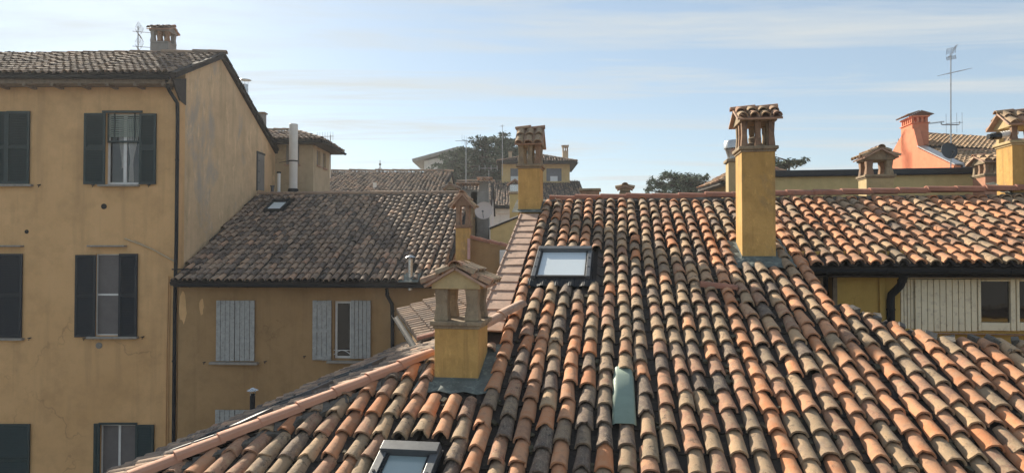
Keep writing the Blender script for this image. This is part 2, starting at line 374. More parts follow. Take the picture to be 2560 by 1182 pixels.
def lay(roof, parent, v0, v1, u0, utop, ubot=None, ex=(), sp=.222, expo=.372, mkey='tile', kinds=kinds_main, seed=1, single=300, lod=0, wob=.010, name='roof_tile', channels=True, base_h=.03, inside=None):
    q = random.Random(seed); du = expo*roof.ct; items = []; n = int((v1-v0)/sp)
    chan = MB()
    for i in range(n+1):
        vc = v0+sp*.5+i*sp; ph = q.uniform(0, 6)
        if vc > v1: break
        top = utop(vc) if callable(utop) else utop; bot = (ubot(vc) if ubot else u0)
        jit = q.uniform(-.012, .012); j0 = max(0, int(math.ceil((bot-u0)/du-.35)))
        u = u0+j0*du+q.uniform(-.03, .03)
        while u < top-.09:
            uc = u+du*.5; v = vc+jit+wob*math.sin(u*1.3+ph)
            if not any(a < v < b and c-du*.3 < uc < d+du*.3 for a, b, c, d in ex) and (inside is None or inside(v, uc)):
                sy = min(1, (top-u)/(TL*roof.ct)); sc = q.uniform(.94, 1.05)
                h = base_h+.012*math.sin(v*1.1+u*.7+seed)+.01*math.sin(u*2.1+ph)+q.uniform(-.003, .004)
                slip = q.random() < .03
                m = roof.mat(v+q.gauss(0, .006), u-(q.uniform(.03, .08) if slip else 0), h, q.gauss(0, .028)+(q.uniform(-.09, .09) if slip else 0), q.gauss(0, .03), sy, sc)
                items.append((m, kinds(v, u, q, i+seed*100), (roof.P(v, u))))
            u += du*(1+q.gauss(0, .02)) if q.random() > .02 else du*.55
        # gutter-side channel tiles between this column and the next one
        if channels:
            vg = vc+sp*.5; w = sp*.40; u = u0+max(0, int((bot-u0)/du-.3))*du
            tp = min(top, utop(vg)) if callable(utop) else top
            while u < tp-.05 and vg < v1+.1:
                if not any(a < vg < b and c-du*.2 < u+du*.5 < d+du*.2 for a, b, c, d in ex) and (inside is None or inside(vg, u+du*.5)):
                    e = min(u+du+.05, tp); k = len(chan.v); jj = q.uniform(-.006, .006)
                    for uu, hh in ((u, .034), (e, .014)):
                        for t in (-1, -.5, 0, .5, 1): chan.v.append(roof.P(vg+t*w+jj, uu, hh+.042*t*t+jj*.5))
                    for t in range(4): chan.f.append((k+t, k+t+1, k+t+6, k+t+5))
                    for t in range(4): pass
                    kk = len(chan.v)
                    for t in (-1, -.5, 0, .5, 1): chan.v.append(roof.P(vg+t*w+jj, u, .034+.042*t*t+jj*.5-.016))
                    for t in range(4): chan.f.append((k+t+1, k+t, kk+t, kk+t+1))
                u += du
    if channels and chan.v:
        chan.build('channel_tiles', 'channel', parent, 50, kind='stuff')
    items.sort(key=lambda it: (not inview(it[2]), it[2].y))
    arrs = (VARR, VARR_LO, VARR_XLO)[lod]; meshes = (TM, TM_LO, TM_LO)[lod][mkey] if mkey in TM else None
    o0 = Matrix.Translation(-wpos(parent))
    for m, c, p in items[:single]:
        o = bpy.data.objects.new(name, meshes[q.randrange(len(meshes))]); COL.objects.link(o); o.parent = parent
        o.matrix_local = o0 @ m; o.color = (*c, 1)
    join_tiles(name+'_field', mkey, (VARR_LO if lod == 0 else arrs), [(m, c) for m, c, p in items[single:]], parent)
def half_round(L, r0, r1, ns=8, th=.018, flatk=.8):
    vs = []; fs = []
    for y, r in ((0, r0), (L, r1)):
        for off in (0, th):
            for i in range(ns+1):
                a = math.pi*i/ns; vs.append((-(r-off)*math.cos(a), y, (r-off)*flatk*math.sin(a)+(.02 if y == 0 else 0)))
    n = ns+1
    for i in range(ns):
        fs.append((i, 2*n+i, 2*n+i+1, i+1)); fs.append((n+i, n+i+1, 3*n+i+1, 3*n+i)); fs.append((i, i+1, n+i+1, n+i)); fs.append((2*n+i, 3*n+i, 3*n+i+1, 2*n+i+1))
    fs.append((0, n, 3*n, 2*n)); fs.append((ns, 2*n+ns, 3*n+ns, n+ns))
    return vs, fs
def boxcap(L, w, h, th=.02):
    """ridge tile of flattened half-round section, more angular"""
    vs = []; fs = []; prof = [(-w, 0), (-w*.93, h*.62), (-w*.55, h*.95), (0, h*1.04), (w*.55, h*.95), (w*.93, h*.62), (w, 0)]
    n = len(prof)
    for y, k, dz in ((0, 1.05, .016), (L, .95, 0)):
        for off in (0, 1):
            for (x, z) in prof: vs.append((x*k*(1-off*th/w), y, max(0, z-off*th)*k+dz))
    for i in range(n-1):
        fs.append((i, 2*n+i, 2*n+i+1, i+1)[::1]); fs.append((n+i, n+i+1, 3*n+i+1, 3*n+i)); fs.append((i, i+1, n+i+1, n+i)); fs.append((2*n+i, 3*n+i, 3*n+i+1, 2*n+i+1))
    fs.append((0, n, 3*n, 2*n)); fs.append((n-1, 3*n-1, 4*n-1, 2*n-1))
    return vs, fs
def cap_line(parent, a, b, L=.46, r=.12, mkey='ridge', name='ridge_tile', seed=0, lift=.03, angular=True, jit=.01, step=None):
    """ridge or hip tiles from a to b (b's end laps under the next)"""
    q = random.Random(seed); a, b = Vector(a), Vector(b); d = b-a; n = max(1, round(d.length/(L*.9))); st = d.length/n; t = d.normalized()
    arr = boxcap(st*1.1, r, r*.85) if angular else half_round(st*1.12, r, r*.86)
    me = tile_mesh(name, M[mkey] if mkey != 'tile_v' else M['tile'], arr)
    x = t.cross(Vector((0, 0, 1))).normalized(); z = x.cross(t)
    for i in range(n):
        p = a+t*st*i+Vector((0, 0, lift+q.uniform(-jit, jit)))
        m = Matrix(((x.x, t.x, z.x, p.x), (x.y, t.y, z.y, p.y), (x.z, t.z, z.z, p.z), (0, 0, 0, 1))) @ Matrix.Rotation(q.gauss(0, .012), 4, 'Z') @ Matrix.Rotation(q.gauss(0, .03), 4, 'Y')
        o = bpy.data.objects.new(name, me); COL.objects.link(o); o.parent = parent; o.matrix_local = Matrix.Translation(-wpos(parent)) @ m; o.color = (q.uniform(.5, .8), q.random(), q.random()*.6, 1)
def deck(roof, parent, poly, th=.12, m='darkwood', name='roof_deck'):
    p = [roof.P(v, u, -.002) for v, u in poly]
    if sum(((p[i].x*p[(i+1) % len(p)].y)-(p[(i+1) % len(p)].x*p[i].y)) for i in range(len(p))) < 0: p = p[::-1]
    return MB().slab(p, th).build(name, m, parent)
class Frm:
    """vertical wall plane: s along it, n out of it towards the viewer, z up"""
    def __init__(s, o, alpha): s.o = Vector(o); a = R(alpha); s.ex = Vector((math.cos(a), -math.sin(a), 0)); s.en = Vector((-math.sin(a), -math.cos(a), 0))
    def P(s, a, n, z): return s.o+s.ex*a+s.en*n+Vector((0, 0, z))
    def px(s, x, y, n=0):
        d = ray(x, y); o = s.o+s.en*n; t = o.dot(s.en)/d.dot(s.en); p = d*t-s.o; return p.dot(s.ex), (d*t).z-s.o.z
    def box(s, mb, a0, a1, n0, n1, z0, z1):
        return mb.add([s.P(a0, n1, z0), s.P(a1, n1, z0), s.P(a1, n0, z0), s.P(a0, n0, z0), s.P(a0, n1, z1), s.P(a1, n1, z1), s.P(a1, n0, z1), s.P(a0, n0, z1)], BOXF)
    def rect(s, x0, y0, x1, y1): 
        a0, z1 = s.px(x0, y0); a1, z0 = s.px(x1, y1); return a0, a1, z0, z1
def wall_holes(fr, s0, s1, z0, z1, holes, th=.3):
    """solid wall of thickness th with rectangular openings"""
    mb = MB(); S = sorted({s0, s1, *[h[0] for h in holes], *[h[1] for h in holes]}); Z = sorted({z0, z1, *[h[2] for h in holes], *[h[3] for h in holes]})
    S = [x for x in S if s0 <= x <= s1]; Z = [x for x in Z if z0 <= x <= z1]
    for i in range(len(S)-1):
        for j in range(len(Z)-1):
            cs, cz = (S[i]+S[i+1])/2, (Z[j]+Z[j+1])/2
            if any(h[0] < cs < h[1] and h[2] < cz < h[3] for h in holes): continue
            mb.add([fr.P(S[i], 0, Z[j]), fr.P(S[i+1], 0, Z[j]), fr.P(S[i+1], 0, Z[j+1]), fr.P(S[i], 0, Z[j+1])], [(0, 1, 2, 3)])
            mb.add([fr.P(S[i], -th, Z[j]), fr.P(S[i+1], -th, Z[j]), fr.P(S[i+1], -th, Z[j+1]), fr.P(S[i], -th, Z[j+1])], [(3, 2, 1, 0)])
    for a0, a1, b0, b1 in holes:
        c = [(a0, b0), (a1, b0), (a1, b1), (a0, b1)]
        for k in range(4):
            p, r = c[k], c[(k+1) % 4]; mb.add([fr.P(p[0], 0, p[1]), fr.P(r[0], 0, r[1]), fr.P(r[0], -th, r[1]), fr.P(p[0], -th, p[1])], [(0, 3, 2, 1)])
    c = [(s0, z0), (s1, z0), (s1, z1), (s0, z1)]
    for k in range(4):
        p, r = c[k], c[(k+1) % 4]; mb.add([fr.P(p[0], 0, p[1]), fr.P(r[0], 0, r[1]), fr.P(r[0], -th, r[1]), fr.P(p[0], -th, p[1])], [(0, 1, 2, 3)])
    return mb
def window(parent, fr, h, fm='white', mullion=1, rail=0, fw=.06, inset=.12, pane='pane', name='window', label=None):
    """window part with frame, mullions and panes inside opening h"""
    a0, a1, z0, z1 = h; w = part(name, parent, label); mb = MB(); n0, n1 = -inset-.05, -inset
    fr.box(mb, a0, a0+fw, n0, n1, z0, z1); fr.box(mb, a1-fw, a1, n0, n1, z0, z1); fr.box(mb, a0+fw, a1-fw, n0, n1, z0, z0+fw); fr.box(mb, a0+fw, a1-fw, n0, n1, z1-fw, z1)
    xs = [a0+fw]; 
    for i in range(mullion): c = a0+(a1-a0)*(i+1)/(mullion+1); fr.box(mb, c-fw*.7, c+fw*.7, n0-.001, n1+.004, z0+fw, z1-fw); xs += [c-fw*.7, c+fw*.7]
    xs.append(a1-fw); zs = [z0+fw]
    if rail: fr.box(mb, a0+fw, a1-fw, n0-.002, n1+.006, z0+(z1-z0)*rail-.03, z0+(z1-z0)*rail+.03); zs += [z0+(z1-z0)*rail-.03, z0+(z1-z0)*rail+.03]
    zs.append(z1-fw)
    mb.build('frame', fm, w, bevel=.004)
    for i in range(0, len(xs), 2):
        for j in range(0, len(zs), 2):
            p = MB(); fr.box(p, xs[i], xs[i+1], n0+.015, n0+.03, zs[j], zs[j+1]); p.build('pane', pane, w)
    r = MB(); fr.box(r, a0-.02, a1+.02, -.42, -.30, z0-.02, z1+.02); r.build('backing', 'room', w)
    return w
def louvre_shutter(parent, fr, a0, a1, z0, z1, n=.02, m='shutter', ang=0, hinge='l', th=.045):
    """framed shutter leaf with slats, opened flat or at an angle about its hinge"""
    w = a1-a0
    def tr(mb):
        if ang == 0: return mb
        hx = a0 if hinge == 'l' else a1; c = fr.P(hx, n, 0); rot = Matrix.Translation(c) @ Matrix.Rotation(ang, 4, 'Z') @ Matrix.Translation(-c)
        mb.v = [rot @ p for p in mb.v]; return mb
    f = MB(); fw = .075
    fr.box(f, a0, a0+fw, n, n+th, z0, z1); fr.box(f, a1-fw, a1, n, n+th, z0, z1)
    for zz in (z0, (z0+z1)/2-fw/2, z1-fw): fr.box(f, a0+fw, a1-fw, n+.001, n+th-.001, zz, zz+fw)
    fr.box(f, a0+fw-.002, a1-fw+.002, n+.001, n+.006, z0+fw, z1-fw)
    o = tr(f).build('shutter', m, parent, bevel=.004)
    s = MB(); z = z0+fw+.01
    while z < z1-fw-.03:
        if not (abs(z-(z0+z1)/2) < fw): 
            s.add([fr.P(a0+fw, n+th-.006, z), fr.P(a1-fw, n+th-.006, z), fr.P(a1-fw, n+.008, z+.045), fr.P(a0+fw, n+.008, z+.045),
                   fr.P(a0+fw, n+th-.006, z+.008), fr.P(a1-fw, n+th-.006, z+.008), fr.P(a1-fw, n+.008, z+.053), fr.P(a0+fw, n+.008, z+.053)], BOXF)
        z += .052
    tr(s).build('louvres', m, o, kind='stuff'); return o
def plank_shutter(parent, fr, a0, a1, z0, z1, n=.02, m='greywood', np_=4, rails=False, seed=0):
    q = random.Random(seed); base = MB(); 
    for zz in ((z0+.12, z0+.24), (z1-.24, z1-.12)): fr.box(base, a0+.01, a1-.01, n, n+.02, *zz)
    if rails:
        for zz in ((z0+.04, z0+.14), ((z0+z1)/2-.05, (z0+z1)/2+.05), (z1-.14, z1-.04)): fr.box(base, a0+.012, a1-.012, n+.048, n+.068, *zz)
    o = base.build('shutter', m, parent); w = (a1-a0)/np_
    for i in range(np_):
        b = MB(); d = q.uniform(0, .006); fr.box(b, a0+i*w+.006, a0+(i+1)*w-.006, n+.021, n+.046+d, z0+q.uniform(0, .012), z1-q.uniform(0, .01)); b.build('plank', m, o, bevel=.004)
    return o
def gutter(parent, pts, r=.075, m='dark_metal', brackets=True, name='gutter'):
    mb = MB(); a, b = Vector(pts[0]), Vector(pts[1]); t = (b-a).normalized(); x = t.cross(Vector((0, 0, 1))).normalized(); n = 8; k = 0; L = (b-a).length
    for e in (a, b):
        for rr in (r, r-.01):
            for i in range(n+1): q = math.pi*i/n; mb.v.append(e+x*math.cos(q)*rr-Vector((0, 0, 1))*math.sin(q)*rr)
    m1 = n+1
    for i in range(n):
        mb.f += [(i, i+1, 2*m1+i+1, 2*m1+i), (m1+i, 3*m1+i, 3*m1+i+1, m1+i+1), (i, m1+i, m1+i+1, i+1), (2*m1+i, 2*m1+i+1, 3*m1+i+1, 3*m1+i)]
    mb.f += [(0, 2*m1, 3*m1, m1), (n, m1+n, 3*m1+n, 2*m1+n)]
    if brackets:
        d = .5
        while d < L:
            c = a+t*d
            mb.tube([c+x*math.cos(math.pi*i/6)*(r+.006)-Vector((0, 0, 1))*math.sin(math.pi*i/6)*(r+.006) for i in range(7)], .008, 4); d += .9
    return mb.build(name, m, parent, 50)
def downpipe(parent, pts, r=.05, m='dark_metal', rings=()):
    mb = MB(); mb.tube(pts, r, 10)
    for p, q in rings: mb.tube([p, q], r+.008, 10)
    return mb.build('downpipe', m, parent, 50)
# ------------------------------------------------------------------ chimneys
def chimney(parent, xl, xr, Yf, depth, yb, ys, yp, ya, alpha=8.6, shaft='chim', stone='stone', style='front', posts=((-1, -1), (1, -1), (-1, 1), (1, 1)), pw=.12, oh=.13, ohd=.1,
            tiles=True, zbot=None, collar=.05, seed=0, label=None, tm='tile', pot=False, lowtop=False, wt=None, capk=1, tilek=(.3, .75)):
    q = random.Random(seed); c = at((xl+xr)/2, 600, Yf); w = (xr-xl)/F*Yf*1.0; a = R(alpha)
    ex = Vector((math.cos(a), -math.sin(a), 0)); ey = Vector((math.sin(a), math.cos(a), 0)); base = Vector((c.x, c.y, 0))+ey*depth/2
    Z = lambda y: at((xl+xr)/2, y, Yf).z
    zs, zp, za = Z(ys), Z(yp), Z(ya); zb = zbot if zbot is not None else Z(yb)-.4
    m0 = Matrix.Translation(base) @ Matrix.Rotation(-a, 4, 'Z')
    hw, hd = w/2, depth/2
    sh = MB(); sh.box(-hw, hw, -hd, hd, zb, zs-.06, m0); o = sh.build('chimney', shaft, parent, bevel=.012, label=label)
    cb_ = MB(); cb_.box(-hw-collar, hw+collar, -hd-collar, hd+collar, zs-.06, zs, m0); cb_.box(-hw-collar*.4, hw+collar*.4, -hd-collar*.4, hd+collar*.4, zs-.10, zs-.059, m0)
    cb_.build('collar', stone, o, bevel=.014)
    for (px_, py_) in posts:
        x = px_*(hw-pw/2); y = py_*(hd-pw/2); p = MB(); j = lambda: q.uniform(-.008, .008)
        t = .82
        p.add([(x-pw/2*1.12, y-pw/2*1.12, zs), (x+pw/2*1.12, y-pw/2*1.12, zs), (x+pw/2*1.12, y+pw/2*1.12, zs), (x-pw/2*1.12, y+pw/2*1.12, zs),
               (x-pw/2*t+j(), y-pw/2*t, (zs+zp)/2), (x+pw/2*t+j(), y-pw/2*t, (zs+zp)/2), (x+pw/2*t, y+pw/2*t, (zs+zp)/2), (x-pw/2*t, y+pw/2*t, (zs+zp)/2),
               (x-pw/2, y-pw/2, zp), (x+pw/2, y-pw/2, zp), (x+pw/2, y+pw/2, zp), (x-pw/2, y+pw/2, zp)],
              [(0, 3, 2, 1), (8, 9, 10, 11)]+[f for k in (0, 4) for f in ((k, k+1, k+5, k+4), (k+1, k+2, k+6, k+5), (k+2, k+3, k+7, k+6), (k+3, k, k+4, k+7))], m0)
        p.build('post', stone if q.random() < .6 else 'stone_red', o, bevel=.012)
    # cap
    if style == 'front': m1, cw, cd = m0, hw+.03, hd+.03
    else: m1, cw, cd = m0 @ Matrix.Rotation(R(90), 4, 'Z'), hd+.03, hw+.03
    hh = (za-zp)*.80
    pe = MB(); pe.prism([m1 @ Vector((-cw, -cd, zp)), m1 @ Vector((cw, -cd, zp)), m1 @ Vector((cw, -cd, zp+.06)), m1 @ Vector((0, -cd, zp+hh)), m1 @ Vector((-cw, -cd, zp+.06))], (m1.to_3x3() @ Vector((0, 2*cd, 0))))
    pe.build('pediment', stone if capk else 'chim_pale', o, bevel=.006)
    sl = (hh-.06)/cw; ct = 1/math.sqrt(1+sl*sl); ex_w = cw+oh; yd = cd+ohd
    for sgn in (-1, 1):
        r = MB(); pts = [(0, -yd, zp+hh+.035), (0, yd, zp+hh+.035), (sgn*ex_w, yd, zp+hh+.035-sl*ex_w), (sgn*ex_w, -yd, zp+hh+.035-sl*ex_w)]
        pts = [m1 @ Vector(p) for p in pts]
        if sgn > 0: pts = pts[::-1]
        if (pts[1]-pts[0]).cross(pts[2]-pts[0]).z < 0: pts = pts[::-1]
        r.slab(pts, .03); r.build('cap_slab', 'verge', o)
        if tiles:
            n = max(2, int(round(2*yd/.2))); wd = 2*yd/n; Ls = ex_w/ct
            for i in range(n):
                y = -yd+wd*(i+.5)
                up = Vector((-sgn*ct, 0, sl*ct)); vx = Vector((0, -sgn*1.0, 0)); vx = up.cross(Vector((sgn*sl*ct, 0, ct))).normalized(); nn = vx.cross(up)
                nrow = 2 if Ls > .42 else 1
                for k in range(nrow):
                    Lk = Ls/nrow*1.12
                    p0 = Vector((sgn*ex_w, y, zp+hh+.036-sl*ex_w))+up*(k*Ls/nrow-.02)+nn*(.004*k)
                    mm = m1 @ Matrix(((vx.x, up.x, nn.x, p0.x), (vx.y, up.y, nn.y, p0.y), (vx.z, up.z, nn.z, p0.z), (0, 0, 0, 1))) @ Matrix.Rotation(q.gauss(0, .03), 4, 'Z') @ Matrix.Diagonal((wd/.215, Lk/TL, .85, 1))
                    t = bpy.data.objects.new('cap_tile', TM[tm][q.randrange(14)]); COL.objects.link(t); t.parent = o; t.matrix_local = Matrix.Translation(-wpos(o)) @ mm; t.color = (q.uniform(*tilek), q.random(), q.uniform(.3, .9), 1)
    cap_line(o, m1 @ Vector((0, -yd-.01, zp+hh+.0)), m1 @ Vector((0, yd, zp+hh+.0)), L=.36, r=.092, mkey='tile', name='cap_ridge_tile', seed=seed, lift=.03, angular=False, jit=.006)
    if pot:
        pm = MB(); pm.lathe([(.13, zs), (.14, zs+.06), (.10, zs+.10), (.11, zs+.17), (.05, zs+.2)], 12, Matrix.Translation(base-Vector((0, 0, 0)))); pm.build('pot', 'stone', o, 40)
    return o, m0, hw, hd
def flashing(o, roof, m0, hw, hd, m='lead', d=.17, front=.24, h=.09, up=-.01, seed=0):
    """sheet skirt round a shaft, dressed over the tiles of the given roof"""
    q = random.Random(seed)
    def rp(x, y, hh):
        p = m0 @ Vector((x, y, 0)); z = roof.s*p.dot(roof.U)+roof.c; return Vector((p.x, p.y, z+hh))
    e = .006
    inner = [(-hw-e, -hd-e), (hw+e, -hd-e), (hw+e, hd+e), (-hw-e, hd+e)]; outer = [(-hw-d, -hd-front), (hw+d, -hd-front), (hw+d, hd+d), (-hw-d, hd+d)]
    mb = MB()
    for k in range(4):
        a, b = k, (k+1) % 4; ns = 6
        for i in range(ns):
            t0, t1 = i/ns, (i+1)/ns
            def L(p, r, t): return (p[0]+(r[0]-p[0])*t, p[1]+(r[1]-p[1])*t)
            i0, i1, o0, o1 = L(inner[a], inner[b], t0), L(inner[a], inner[b], t1), L(outer[a], outer[b], t0), L(outer[a], outer[b], t1)
            w0, w1 = .018*math.sin(t0*19+seed), .018*math.sin(t1*19+seed)
            P = [rp(*o0, h+w0), rp(*o1, h+w1), rp(*i1, h+up), rp(*i0, h+up)]
            mb.slab(P, .006)
            if k != 2: mb.slab([rp(*i0, h+up), rp(*i1, h+up), rp(*i1, h+up+.03), rp(*i0, h+up+.03)], .004)
    return mb.build('flashing', m, o, 30)
# ------------------------------------------------------------------ aerials
def yagi(mb, c, d, n=8, L=.9, w=.4, vert=False, r=.006, taper=0):
    d = Vector(d).normalized(); s = Vector((0, 0, 1)) if vert else d.cross(Vector((0, 0, 1))).normalized()
    mb.tube([c-d*L*.2, c+d*L*.8], r*1.6, 5)
    for i in range(n):
        p = c-d*L*.15+d*L*(i/(n-1))*.93; ww = w*(1-taper*i/n); mb.tube([p-s*ww/2, p+s*ww/2], r, 4)
def reflector(mb, c, d, w=.55, h=.5, n=6, r=.005):
    d = Vector(d).normalized(); s = d.cross(Vector((0, 0, 1))).normalized(); up = Vector((0, 0, 1))
    for sg in (-1, 1):
        for i in range(n):
            z = sg*(.03+h*.5*(i+1)/n); q = c+up*z+d*abs(z)*.45; mb.tube([q-s*w/2, q+s*w/2], r, 4)
        for k in (-1, 0, 1): mb.tube([c+up*sg*.03+s*w/2*k, c+up*sg*(h*.5+.03)+d*(h*.5)*.45+s*w/2*k], r, 4)
def aerial(label, base, top, yagis, refl=(), r=.022, group=None, cat='antenna'):
    base, top = Vector(base), Vector(top)
    t = thing('tv_antenna', label, cat, base, group or 'tv antennas on the roofs'); MB().tube([base, top], r, 7, r*.8).build('mast', 'alu', t, 40)
    for (z, d, n, L, w, vert) in yagis:
        mb = MB(); yagi(mb, Vector((top.x, top.y, z)), d, n, L, w, vert, r=max(.005, r*.28)); mb.build('yagi', 'alu', t)
    for (z, d, w, h) in refl:
        mb = MB(); c = Vector((top.x, top.y, z)); reflector(mb, c, d, w, h, r=max(.005, r*.25)); yagi(mb, c, d, 12, .9, .12, False, r=max(.005, r*.25)); mb.build('grid_reflector', 'alu', t)
    return t
def dish(label, c, d, rad, m, base, group=None):
    c, d = Vector(c), Vector(d).normalized(); t = thing('satellite_dish', label, 'satellite dish', base, group or 'satellite dishes on the roofs')
    rot = d.to_track_quat('Z', 'Y').to_matrix().to_4x4(); mm = Matrix.Translation(c) @ rot
    pr = [(rad*k/8, .16*rad*(k/8)**2) for k in range(9)]
    mb = MB(); mb.lathe([(max(.004, a), b) for a, b in pr]+[(rad*1.015, .16*rad+.012)]+[(max(.004, a), b-.012) for a, b in pr[::-1]], 28, mm); mb.build('reflector', m, t, 40)
    a = MB(); side = d.cross(Vector((0, 0, 1))).normalized(); low = c-Vector((0, 0, 1))*rad*.95+d*.03; foc = c+d*rad*1.05-Vector((0, 0, rad*.35))
    a.tube([low, low+(foc-low)*.5-Vector((0, 0, .03)), foc], .014, 6); a.build('feed_arm', 'alu', t, 40)
    l = MB(); l.tube([foc, foc-d*.11+Vector((0, 0, .03))], .035, 8); l.build('receiver', 'grey_metal', t, 40)
    b = MB(); b.tube([c-d*.02, c-d*.14, Vector(base)+Vector((0, 0, (c.z-base[2])*.25)), Vector(base)], .022, 7); b.build('bracket', 'alu', t, 40)
    return t
#%%STRUCTURE
# ================================================================== SETTING: ground
MB().slab([(-1500, -600, -12), (1500, -600, -12), (1500, 2600, -12), (-1500, 2600, -12)], .5).build('ground', 'ground', None, kind='structure')
# ================================================================== MAIN HOUSE (the roof in the foreground)
RM = Roof(8.6, .4007, -5.03)
RS = Roof(98.6, .36, -.64)            # side slope beyond the hip; its u is the main v, its v is minus the main u
RB = Roof(188.6, .4007, -5.03+2*.4007*15.20)   # rear slope
house = thing('house', 'ochre foreground house under the broad orange and tan clay tile roof', 'house', RM.P(1.5, 12)*1.0)
house.location.z = -12; WP[house.name] = Vector(house.location)
UR, VG = 15.20, -1.96
HIP = [(-1.9, 9.35), (-2.35, 8.78), (-4.9, 6.45), (-6.2, 5.27)]
hu = lambda v: 9.35+(v+1.9)*(5.27-9.35)/(-6.2+1.9)      # u of the hip at v
CUTA, CUTB, CUTC = (2.9, 11.75), (3.02, 10.6), (4.05, 9.55)
def low_top(v):
    if v < -1.96: return hu(v)-.03
    if v < CUTB[0]: return UR-.06
    if v < CUTC[0]: return CUTB[1]+(v-CUTB[0])*(CUTC[1]-CUTB[1])/(CUTC[0]-CUTB[0])
    return CUTC[1]
roof = part('roof', house)
deck(RM, roof, [(VG, UR), (VG, 9.4), (-6.2, 5.27), (-6.2, 5.15), (11, 5.15), (11, CUTC[1]), CUTC, CUTB, CUTA, (2.9, UR)][::-1])
deck(RM, roof, [(2.9, UR), (2.9, 11.86), (11, 11.86), (11, UR)], .12)
deck(RB, roof, [(1.96, -UR), (1.96, -22), (-11, -22), (-11, -UR)], .12)
# things that interrupt the tiles, as (v0, v1, u0, u1)
def vrect(pts, g=0): 
    c = [RM.px(*p, .12) for p in pts]; vs = [a for a, b in c]; us = [b for a, b in c]; return (min(vs)-g, max(vs)+g, min(us)-g, max(us)+g)
SK1 = vrect([(1362, 622), (1478, 622), (1474, 692), (1318, 690)]); SK1 = (RM.px(1338, 655, .12)[0], RM.px(1478, 655, .12)[0], SK1[2], SK1[3])
SK2 = (RM.px(946, 1140, .12)[0], RM.px(1097, 1140, .12)[0], 6.0, RM.px(1030, 1097, .17)[1])
GS = (RM.px(1531, 990, .1)[0], RM.px(1588, 990, .1)[0], RM.px(1560, 1056, .1)[1], RM.px(1560, 915, .1)[1])
EXM = [(SK1[0]-.07, SK1[1]+.07, SK1[2]-.15, SK1[3]+.03), (SK2[0]-.06, SK2[1]+.06, SK2[2]-.1, SK2[3]+.03)]
# chimneys of the main house -----------------------------------------------------------
chB = chimney(house, 1085, 1197, 8.55, .62, 950, 802, 722, 662, style='front', pw=.17, oh=.09, ohd=.06, collar=.05, seed=3, capk=0, pot=False, label='squat yellow chimney with gabled stone hood on the hip')
chC = chimney(house, 1857, 1938, 11.45, .60, 650, 365, 303, 262, style='side', pw=.10, oh=.14, ohd=.06, seed=5, posts=((-1, -1), (0, -1), (1, -1), (-1, 1), (0, 1), (1, 1), (-1, 0), (1, 0)), pot=True, label='tall yellow chimney with open hood')
chD = chimney(house, 1295, 1351, 14.55, .56, 560, 410, 362, 312, style='side', pw=.12, oh=.10, ohd=.03, seed=8, posts=((-1, -1), (.1, -1), (1, -1), (-1, 1), (0, 1), (1, 1), (1, 0)), zbot=-3, label='yellow chimney at the roof gable')
flashing(chB[0], RM, *chB[1:], seed=1, front=.27, d=.2); flashing(chC[0], RM, *chC[1:], seed=2, front=.30, d=.26, up=.03); flashing(chD[0], RM, *chD[1:], seed=3, front=.12, d=.12)
def ch_ex(ch, g=.07, f=.12):
    p = ch[1].translation; v, u = p.dot(RM.V), p.dot(RM.U); return (v-ch[2]-g, v+ch[2]+g, u-ch[3]-f, u+ch[3]+.05)
EXM += [ch_ex(chB), ch_ex(chC), ch_ex(chD), (GS[0]-.0, GS[1]+.0, GS[2]+.02, GS[3]-.1)]
# one field: columns run from the lower eave up to the terrace cut, then the ones right of the cut restart at the upper eave
VE = VG+.36
def top_all(v): return UR-.05 if VE < v < 2.93 else (hu(v)-.02 if v <= VE and v < VG+.1 else (9.2 if v <= VE else low_top(v)))
q_items = 300
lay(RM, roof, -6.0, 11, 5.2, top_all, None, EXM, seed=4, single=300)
wing = part('upper_roof', house)
lay(RM, wing, 2.9, 11, 11.84, lambda v: UR-.05, None, EXM, seed=6, single=300, channels=True)
mb = MB(); q = random.Random(77)
for i in range(900):
    k = q.randrange(0, 72); v = -6.0+.222*(k+1)+q.uniform(-.03, .03); u = q.uniform(5.4, 15.0)
    if not (VE < v < 10.5 or (v <= VG and u < hu(v)-.2)) or (v > 2.8 and low_top(v)-.1 < u < 11.9) or any(a-.05 < v < b+.05 and c-.05 < u < d+.05 for a, b, c, d in EXM): continue
    s_ = q.uniform(.010, .028); mb.box(-s_, s_, -s_*q.uniform(1, 3), s_, -.01, s_*.8, RM.mat(v, u, .05+q.uniform(0, .01), q.uniform(-1, 1)))
roughen(mb, .012, 7, 20).build('moss_and_debris', 'moss', roof, kind='stuff')
# broken mortar and old pieces along the top of the lower field
mb = MB(); q = random.Random(5)
for i in range(30):
    v = 3.0+i*.24+q.uniform(-.04, .04); u = low_top(v)+q.uniform(-.05, .03); s = q.uniform(.03, .07)
    mb.box(-s, s, -s*1.6, s*1.3, -.02, .05, RM.mat(v, u, .07, q.uniform(-.6, .6), q.uniform(-.4, .4)))
roughen(mb, .02, 1, 9).build('mortar_lumps', 'mortar', roof, kind='stuff')
